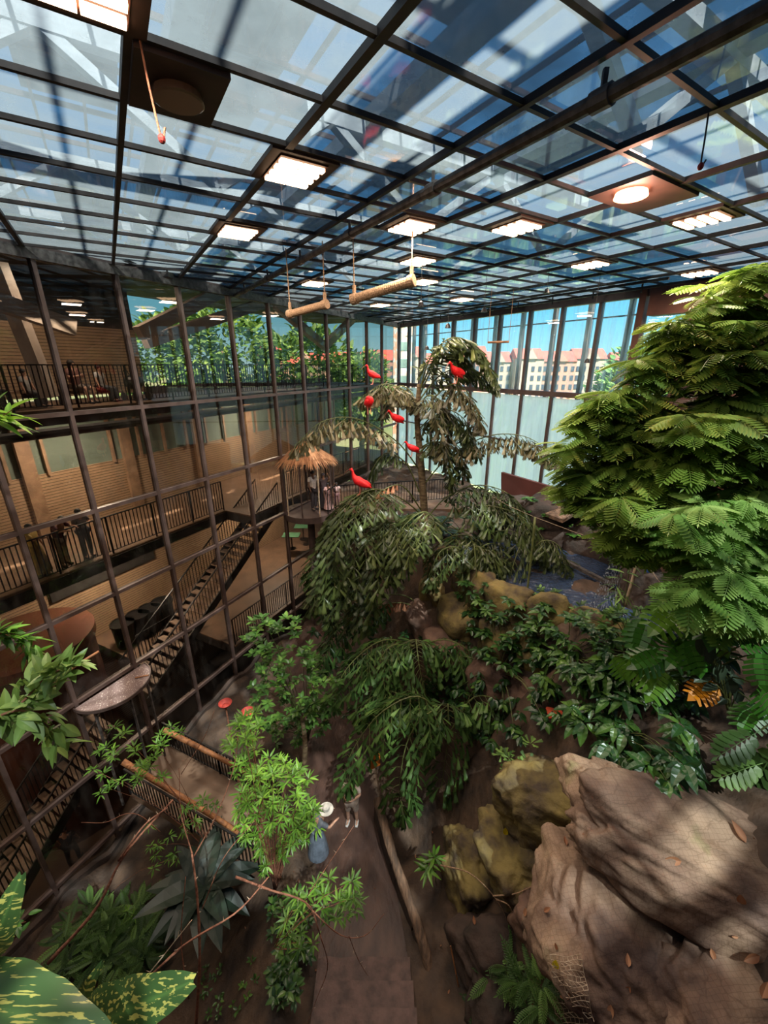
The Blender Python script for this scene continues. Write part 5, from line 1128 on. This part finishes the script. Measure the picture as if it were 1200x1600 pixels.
def big_leaf_plant(name, label, base, leaves, Tm, mat, cat='plant', stalk=True, leafname='leaf', tone=.5):
    e = empty(name, Vector(base), label, cat)
    for (tip_px, root_px, Y0, Y1, sc) in leaves:
        a, b = P(*root_px, Y0), P(*tip_px, Y1); mb = MB(); d = b - a
        nrm = (Vector((0, 0, CZ)) - a).normalized() * .8 + UP * .8 + rv(.2)
        mb.place(Tm, a, d, nrm, d.length * sc, tone + rn.uniform(-.3, .3)); o = mb.build(leafname, mat, e)
        if stalk: st = MB(); st.tube(bez([Vector(base), Vector(base).lerp(a, .6) + UP * .1, a], 6), .012, 6); s_ = st.build('stalk', M['gstem'], e); s_.parent = o
    return e
ml = [((1030, 975), (1060, 945), 6.2, 6.0), ((1100, 935), (1055, 955), 6.3, 6.1), ((1115, 990), (1128, 945), 5.6, 5.3), ((1190, 1005), (1155, 1010), 5.3, 5.2), ((1000, 1005), (1012, 968), 6.4, 6.2), ((1055, 1030), (1080, 1005), 6, 5.8), ((1090, 1040), (1075, 1000), 5.8, 5.6), ((1000, 1035), (1035, 1020), 6, 5.9),
      ((1010, 1060), (985, 1025), 6.0, 5.8), ((1195, 1060), (1190, 1020), 5.1, 4.9), ((975, 1050), (960, 1025), 6.2, 6.1), ((1070, 985), (1030, 995), 6.2, 6.2), ((1170, 965), (1125, 985), 5.6, 5.6), ((1205, 1105), (1185, 1070), 5, 4.9), ((985, 990), (1005, 1000), 6.6, 6.6), ((1130, 1010), (1110, 975), 5.9, 5.7), ((1020, 1080), (1040, 1050), 6, 5.8), ((1080, 1000), (1100, 975), 6, 5.9), ((1165, 1130), (1180, 1100), 5.2, 5.0), ((1045, 960), (1015, 950), 6.8, 6.7)]
big_leaf_plant('monstera', 'monstera with large slotted light green leaves below the feathery tree', P(1090, 1060, 6.2), [(a, b, c_ , d_, 1.5) for a, b, c_, d_ in ml], MONST, M['monst'])
big_leaf_plant('monstera', 'orange yellow dying monstera leaf above the glossy shrub', P(1110, 1065, 5.8), [((1080, 1090), (1118, 1068), 5.6, 5.5, 1.1)], MONST, M['orange'])
big_leaf_plant('pinnate_plant', 'plant with big drooping pinnate leaves at the right edge over the rock', P(1230, 1130, 4.6), [((1150, 1275), (1215, 1165), 4.5, 4.3, .9), ((1120, 1180), (1190, 1140), 4.7, 4.5, .9), ((1195, 1260), (1240, 1150), 4.4, 4.2, .9), ((1110, 1215), (1200, 1190), 4.5, 4.4, .8)], PINNATE, M['palmlow'])
sh = [((1105, 1040), (1095, 990)), ((1120, 1070), (1110, 1020)), ((1135, 1090), (1125, 1040)), ((1150, 1100), (1140, 1060)), ((1100, 1090), (1125, 1075)), ((1160, 1060), (1130, 1040)), ((1080, 1065), (1110, 1055))]
big_leaf_plant('shingle_climber', 'climber with overlapping grey green oval leaves on the right, beside the monstera', P(1140, 1120, 5.5), [(a, b, 5.6, 5.5, .8) for a, b in sh] + [((a[0] + 14, a[1] + 12), (b[0] + 10, b[1] + 16), 5.5, 5.4, .8) for a, b in sh], OVAL, M['nest'], tone=.8)
nl = []
for k in range(20):
    a = 2 * math.pi * k / 20 + rn.uniform(-.12, .12); r_ = rn.uniform(.8, 1.15); nl.append((a, r_))
c = Pz(318, 1385, -11.6); e = empty('rosette_plant', c - UP * .3, 'large dark rosette plant with broad leathery leaves beside the thin trunk', 'plant')
for a, r_ in nl:
    mb = MB(); mb.place(broad(.34, .35, .35, 8, .8, .05), c, Vector((math.cos(a), math.sin(a), rn.uniform(.1, .8))), UP, 1.25 * r_, rn.uniform(.1, .6)); mb.build('leaf', M['nest'], e)
# ------------------------------------------------------------------ bare canes and the thin tree in the lower left
def cane(name, lab, segs, mat='stem', cat='branch', base=None):
    e = empty(name, P(*segs[0][0][0]), lab, cat)
    for pts, r0, r1 in segs:
        q = bez([P(*p) for p in pts], 14); mb = MB(); mb.tube(q, [lerp(r0, r1, i / 14) * (1 + .12 * math.sin(i * 2.1)) for i in range(15)], 8); mb.build('limb', M[mat], e, True)
        for i in (4, 8, 11):
            mb = MB(); d = rv(1); d.z = abs(d.z) * .3; mb.tube([q[i], q[i] + d.normalized() * .05], [r1 * .8, r1 * .3], 5); mb.build('bud', M['twig'], e)
    return e
cane('bare_branch', 'thick bare pinkish branch slanting up across the lower left glass', [([(75, 1505, 2.6), (150, 1420, 2.9), (195, 1335, 3.2), (270, 1250, 3.5)], .02, .011), ([(185, 1345, 3.15), (225, 1290, 3.3), (262, 1262, 3.4)], .012, .006)])
cane('bare_branch', 'curved bare branch rising right from the variegated leaf', [([(225, 1535, 2.6), (290, 1475, 2.8), (370, 1425, 3.1), (420, 1370, 3.4)], .014, .008)])
cane('bare_branch', 'short pale dry twig beside the curved bare branch', [([(218, 1540, 2.5), (250, 1500, 2.6), (300, 1437, 2.8)], .008, .004)], 'twig')
cane('bare_branch', 'pink cut branch pointing left over the earth path with forked twigs', [([(368, 1370, 3.9), (420, 1390, 3.9), (480, 1412, 3.9), (500, 1460, 3.9)], .018, .01), ([(480, 1415, 3.9), (530, 1460, 3.9), (570, 1462, 3.9), (600, 1428, 3.9)], .01, .004), ([(545, 1462, 3.9), (560, 1500, 3.9), (575, 1525, 3.9)], .006, .003),
      ([(500, 1460, 3.9), (512, 1510, 3.8), (495, 1560, 3.7), (480, 1600, 3.6)], .009, .003), ([(480, 1400, 3.9), (520, 1340, 4.1), (553, 1290, 4.3)], .007, .003)])
cane('thin_tree', 'thin bare trunked young tree rising from the dark soil at lower left', [([(305, 1620, 4.3), (312, 1500, 4.6), (308, 1400, 5.0), (300, 1335, 5.3)], .035, .018), ([(302, 1340, 5.3), (340, 1270, 5.6), (365, 1200, 5.9), (372, 1150, 6)], .016, .006), ([(302, 1340, 5.3), (283, 1270, 5.6), (280, 1200, 5.9)], .014, .005),
      ([(316, 1420, 4.95), (350, 1340, 5.2), (400, 1280, 5.5)], .012, .005), ([(295, 1560, 4.4), (283, 1470, 4.7), (290, 1370, 5.1)], .014, .008), ([(283, 1210, 5.9), (320, 1150, 6.2), (335, 1110, 6.4)], .007, .003)])
cane('bare_branch', 'thin bare twig pointing left before the dark lobby glass', [([(250, 1300, 4.4), (220, 1275, 4.3), (195, 1272, 4.2), (165, 1285, 4.1), (127, 1285, 4.1)], .007, .003)])
# young tree stem beside the path, behind the light shrub
mb = MB(); mb.tube(bez([P(470, 1250, 8.6), P(477, 1170, 8.9), P(472, 1120, 9.2)], 8), [.09 - .004 * i for i in range(9)], 10); tag(mb.build('tree_stump', M['bark'], loc=P(470, 1250, 8.6), smooth=True), 'straight brown trunk standing at the left edge of the earth path', 'trunk')
# near leaves at the left edge
def spray(name, lab, stalk, r, n, Tm, size, mat, tone=.5, up=.1, sp=.8, tv=.35):
    e = empty(name, P(*stalk[0]), lab, 'branch'); q = bez([P(*p) for p in stalk], 20)
    mb = MB(); mb.tube(q, [lerp(r, r * .3, i / 20) for i in range(21)], 8); mb.build('twig', M['stem'], e, True)
    mb = MB()
    for k in range(n):
        i = rn.randint(3, 20); tg = (q[min(i + 1, 20)] - q[i - 1]).normalized(); d = tg * .5 + rv(sp) + UP * up
        mb.place(Tm, q[i] + rv(.05), d, UP + rv(.5), size * rn.uniform(.6, 1.15), tone + rn.uniform(-tv, tv))
    mb.build('foliage', mat, e); return e
spray('leafy_branch', 'near leafy branch with pale green pointed leaves at the left edge', [(-40, 1130, 1.9), (20, 1110, 2.0), (70, 1060, 2.1), (110, 1040, 2.1)], .012, 90, broad(.42, .25, .2, 6, .7), .17, M['nearleaf'])
spray('leafy_branch', 'lower near leafy twig hanging at the left edge', [(-30, 1130, 1.9), (30, 1110, 1.95), (70, 1130, 2.0), (90, 1165, 2.0)], .009, 45, broad(.42, .25, .2, 6, .7), .16, M['nearleaf'], up=-.3)
spray('leafy_branch', 'darker narrow leaved branch behind the near leaves at left', [(-50, 1010, 3.3), (0, 990, 3.4), (40, 1000, 3.5), (60, 1040, 3.5)], .01, 90, LANCE, .2, M['lime'], tone=.2)
spray('leafy_branch', 'few bright leaves poking in at the upper left edge', [(-40, 650, 2.4), (0, 650, 2.4), (20, 640, 2.4)], .006, 16, LANCE, .2, M['lime'], tone=.8)
spray('leafy_branch', 'small leafy sprig above the variegated leaf at the left edge', [(-20, 1460, 2.0), (10, 1450, 2.0), (40, 1440, 2.1)], .006, 14, OVAL, .11, M['monst'], tone=.4)
cane('bare_branch', 'slender peeled branch emerging from the near leaves at left', [([(0, 1150, 2.0), (60, 1095, 2.15), (105, 1050, 2.3), (154, 1018, 2.5)], .012, .009)], 'log')
def vleaf(pts, Y, lab, mat, thick=1):
    c = P(*pts[0], Y[0]); e = None; mb = MB()
    root, tip = P(*pts[0], Y[0]), P(*pts[1], Y[1]); d = tip - root
    W = pts[2]; n = 14; m = 6; ax = d.normalized(); nr = (Vector((0, 0, CZ)) - (root + tip) / 2).normalized(); nr = (nr - ax * nr.dot(ax)).normalized(); sd = ax.cross(nr)
    vs, fs, tt = [], [], []
    for i in range(n + 1):
        t = i / n; w_ = W * (math.sin(math.pi * (.04 + .94 * t) ** .62) ** .55) * (1 + .03 * math.sin(i * 1.7))
        for k in range(-m, m + 1):
            a = k / m; z = -.10 * d.length * (t - .4) ** 2 * 3 + abs(a) * .12 * w_ - (a * a) * .22 * w_ + .008 * math.sin(t * 14 + a * 3); vs.append(tuple(root + d * t - ax * abs(a) * W * .25 * (1 - t) + sd * a * w_ + nr * z)); tt.append(.5 + .5 * (k == 0))
    q = 2 * m + 1
    for i in range(n):
        for k in range(2 * m): fs.append((i * q + k, i * q + k + 1, (i + 1) * q + k + 1, (i + 1) * q + k))
    mb.add(vs, fs, np.array(tt)); o = mb.build('variegated_leaf', mat, loc=root, smooth=True); return tag(o, lab, 'leaf')
vleaf([(-70, 1550), (170, 1640), .17], (1.15, .95), 'largest green and yellow streaked leaf in the bottom left corner', M['varieg'])
vleaf([(105, 1620), (275, 1545), .15], (1.2, 1.15), 'dark green leaf with yellow streaks, right of the largest corner leaf', M['varieg'])
vleaf([(118, 1575), (150, 1520), .04], (1.25, 1.25), 'small pale streaked leaf standing between the two big corner leaves', M['varieg'])
vleaf([(-25, 1510), (22, 1395), .085], (1.3, 1.3), 'upright streaked leaf at the left edge above the corner leaves', M['varieg'])
# fallen leaves on the rocks
fl = [(1065, 1345, 'crumpled pinkish brown fallen leaf in the middle of the netted boulder', 'dead', .16), (1165, 1318, 'long brown fallen leaf just under the pinnate leaves', 'dead', .2), (1158, 1412, 'upright dry leaf standing on the right boulder edge', 'dead', .15), (885, 1322, 'pair of small dry leaves left of the netted boulder', 'dead', .1),
      (790, 1305, 'upright bright yellow leaf on the mossy brown rock', 'yellow', .17), (867, 1513, 'bright yellow green leaf above the torn netting', 'yellow', .14), (1186, 1492, 'dry brown leaf at the right edge beside the pale cable', 'dead', .16), (1153, 1463, 'small pink fallen leaf on the right boulder', 'dead', .06),
      (982, 1512, 'small brown leaf right of the thick rope', 'dead', .1), (985, 1540, 'slim pale leaf below the thin cable', 'dead', .11), (893, 1556, 'pale leaf lying on the torn netting', 'dead', .13), (805, 1553, 'slim brown leaf at the dim ferns', 'dead', .14), (955, 1568, 'orange brown leaf lying over the thick rope', 'dead', .12),
      (820, 1432, 'small tan leaf on the dark rock in the bottom middle', 'dead', .09), (850, 1425, 'reddish curled leaf right of the small tan leaf', 'dead', .09), (742, 1445, 'reddish leaf beside the path kerb', 'dead', .1), (1190, 1560, 'brown leaf in the bottom right corner', 'dead', .14), (1110, 1480, 'thin brown leaf on the dark patch of the boulder', 'dead', .1),
      (870, 1485, 'tiny red leaf near the looped vine', 'dead', .06), (1175, 1185, 'dry orange leaf across the pinnate leaflets', 'orange', .14)]
# drop the fallen leaves onto whatever rock lies in the line of sight
bpy.context.view_layer.update(); dg = bpy.context.evaluated_depsgraph_get()
def cast(px, py):
    o = Vector((0, 0, CZ)); d = (P(px, py, 1) - o).normalized(); t = 1.6
    while t < 14:
        ok, loc, nr, ix, ob, _ = scn.ray_cast(dg, o + d * t, d)
        if not ok: break
        if ob.name.startswith(('boulder', 'floor', 'stone_face')): return loc, nr
        t = (loc - o).length + .02
    return hit(px, py), UP
for px, py, lab, mt, sz in fl:
    q, nr = cast(px, py); mb = MB(); d = nr.orthogonal().normalized(); d = (d + nr.cross(d) * rn.uniform(-2, 2)).normalized()
    up_ = mt == 'yellow' or 'upright' in lab
    mb.place(broad(.5, .5, -.3, 6, .75), q + nr * .015, d if not up_ else (d * .4 + UP), nr if not up_ else (Vector((0, 0, CZ)) - q), sz * 1.25, rn.uniform(.4, .8))
    tag(mb.build('fallen_leaf', M[mt], loc=q), lab, 'leaf', 'fallen leaves on the rocks')
nb = [[None] * 9 for _ in range(15)]
for i in range(15):
    for j in range(9):
        q, nr = cast(850 + j * 7 + i * 1.5, 1500 + i * 8); nb[i][j] = q + UP * (.10 + .03 * math.sin(i * .9 + j))
mb = MB()
for i in range(15):
    for j in range(9):
        if i < 14: mb.bar(nb[i][j], nb[i + 1][min(8, j + i % 2)], .006)
        if j < 8: mb.bar(nb[i][j], nb[i][j + 1], .006)
tag(mb.build('torn_netting', M['twig'], loc=nb[0][0]), 'torn piece of pale netting hanging below the bright yellow green leaf', 'net')
litter = MB()
for k in range(260):
    px, py = rn.uniform(300, 1190), rn.uniform(1260, 1595)
    q = hit(px, py); litter.place(broad(.5, .5, -.3, 3, .75), q + UP * .03, rv(1), UP + rv(.3), rn.uniform(.04, .09), rn.random())
tag(litter.build('leaf_litter', M['dead'], loc=hit(600, 1450)), 'scattered small dry leaf litter on the dark ground and path edges', 'leaf litter', kind='stuff')

# ------------------------------------------------------------------ outdoors
GZ = -12
mb = MB(); mb.poly([Vector((x, y, CZ + GZ - 4.6 + 4)) for x, y in ((-300, 45), (300, 45), (300, 600), (-300, 600))]); struct(mb.build('ground_outside', M['outground']))
mb = MB(); mb.poly([Vector((x, y, CZ + GZ - .55)) for x, y in ((-60, 29), (60, 8), (60, 46), (-60, 46))]); struct(mb.build('ground_terrace', M['outground']))
rb = random.Random(8); X = -42; names = ['leftmost', 'second', 'third', 'fourth', 'fifth', 'sixth', 'seventh', 'eighth', 'ninth', 'tenth', 'eleventh', 'twelfth']
for k in range(12):
    wdt = rb.uniform(9, 13); ht = rb.uniform(12.2, 14.8) ; y0 = 150 + rb.uniform(-3, 3); c = Vector((X + wdt / 2, y0, CZ + GZ)); fl_ = M['facade'] if k % 3 else M['facade2']
    e = empty('town_house', c, 'distant gabled town house with a red roof, %s of the row' % names[k] if k else 'distant gabled town house with a red roof, leftmost of the row', 'building', 'town houses across the park')
    mb = MB(); mb.box(c + UP * (ht / 2 - .35), (wdt - .02, 10, ht + .7)); mb.build('facade', fl_, e)
    mb = MB(); g = c + UP * ht; hw = wdt / 2 + .01; v = [(-hw, -5.4, 0), (hw, -5.4, 0), (hw, 5.4, 0), (-hw, 5.4, 0), (-hw, 0, 3.4), (hw, 0, 3.4)]
    mb.add([tuple(g + Vector(q)) for q in v], [(0, 1, 5, 4), (2, 3, 4, 5), (0, 4, 3), (1, 2, 5), (0, 3, 2, 1)]); mb.build('roof', M['tile'], e)
    mb = MB(); gw = wdt * .22; v = [(-gw, -5.6, 0), (gw, -5.6, 0), (gw, 0, 0), (-gw, 0, 0), (0, -5.6, 3.2), (0, 0, 3.2)]; mb.add([tuple(g + Vector(q)) for q in v], [(0, 1, 4), (1, 2, 5, 4), (3, 0, 4, 5), (0, 3, 2, 1)]); mb.build('gable', fl_, e)
    for fy in range(4):
        nx = int(wdt / 2.1)
        for fx in range(nx):
            mb = MB(); mb.box(c + Vector((-wdt / 2 + (fx + .5) * wdt / nx, -5.05, 2.0 + fy * 2.9)), (1.05, .2, 1.6)); mb.build('window', M['winfar'], e)
    X += wdt + .05
c = Vector((2.6, 62, CZ - 12.6)); e = empty('lift_tower', c, 'tall narrow pinkish tower seen through the glass corner', 'tower')
mb = MB(); mb.box(c + UP * 9.9, (2.6, 2.6, 19.8)); mb.build('cladding', M['brick'], e)
for k in range(7): mb = MB(); mb.box(c + Vector((0, -1.32, 1.8 + 2.2 * k)), (1.2, .08, 1.1)); mb.build('window', M['frost'], e)
def out_tree(x, y, z0, ht, r, lab, n=1100, tone=.45, sz=.75, group='park trees outside the glass'):
    b = Vector((x, y, CZ + z0)); e = empty('park_tree', b, lab, 'tree', group); mb = MB(); mb.tube([b, b + UP * ht * .5, b + UP * ht * .75], [.3, .2, .1], 8); mb.build('trunk', M['bark'], e)
    mb = MB()
    for k in range(n):
        while True:
            q = rv(1)
            if .2 < q.length < 1: break
        q = q.normalized() * (q.length ** .5) ; rr = 1 + .3 * noise.noise(q * 2 + Vector((x, y, 0)))
        p = b + UP * ht * .62 + Vector((q.x * r * rr, q.y * r * rr, q.z * ht * .42 * rr))
        for j in range(3): mb.place(OVAL, p + rv(.4), q + rv(.9), UP + rv(.6), sz * rn.uniform(.6, 1.1), tone + rn.uniform(-.3, .3))
    mb.build('foliage', M['outleaf'], e)
for a in ((27, 36, -9.5, 13, 5.0, 'large park tree behind the rightmost clear windows'), (20.5, 34, -9.5, 10.2, 3.6, 'smaller park tree left of the large one behind the right windows'), (-7.2, 40, -9, 12, 4.4, 'light green park tree seen through the left glass near the corner'),
          (-14, 38, -9, 13.5, 5, 'tall park tree behind the left glass, middle of the group'), (-19.5, 40, -9, 13, 5, 'park tree behind the left glass beside the upper gallery end'), (-2.5, 46, -9, 9.5, 3.2, 'low park tree just left of the pinkish tower')):
    out_tree(*a)
for i, (x, y) in enumerate(((9, 60), (16, 62), (24, 64), (32, 66))):
    out_tree(x, y, -12, 6.5, 4, 'low rounded park tree in front of the town houses, %s from the left' % names[i] if i else 'low rounded park tree in front of the town houses, leftmost', 350, .5, .8)
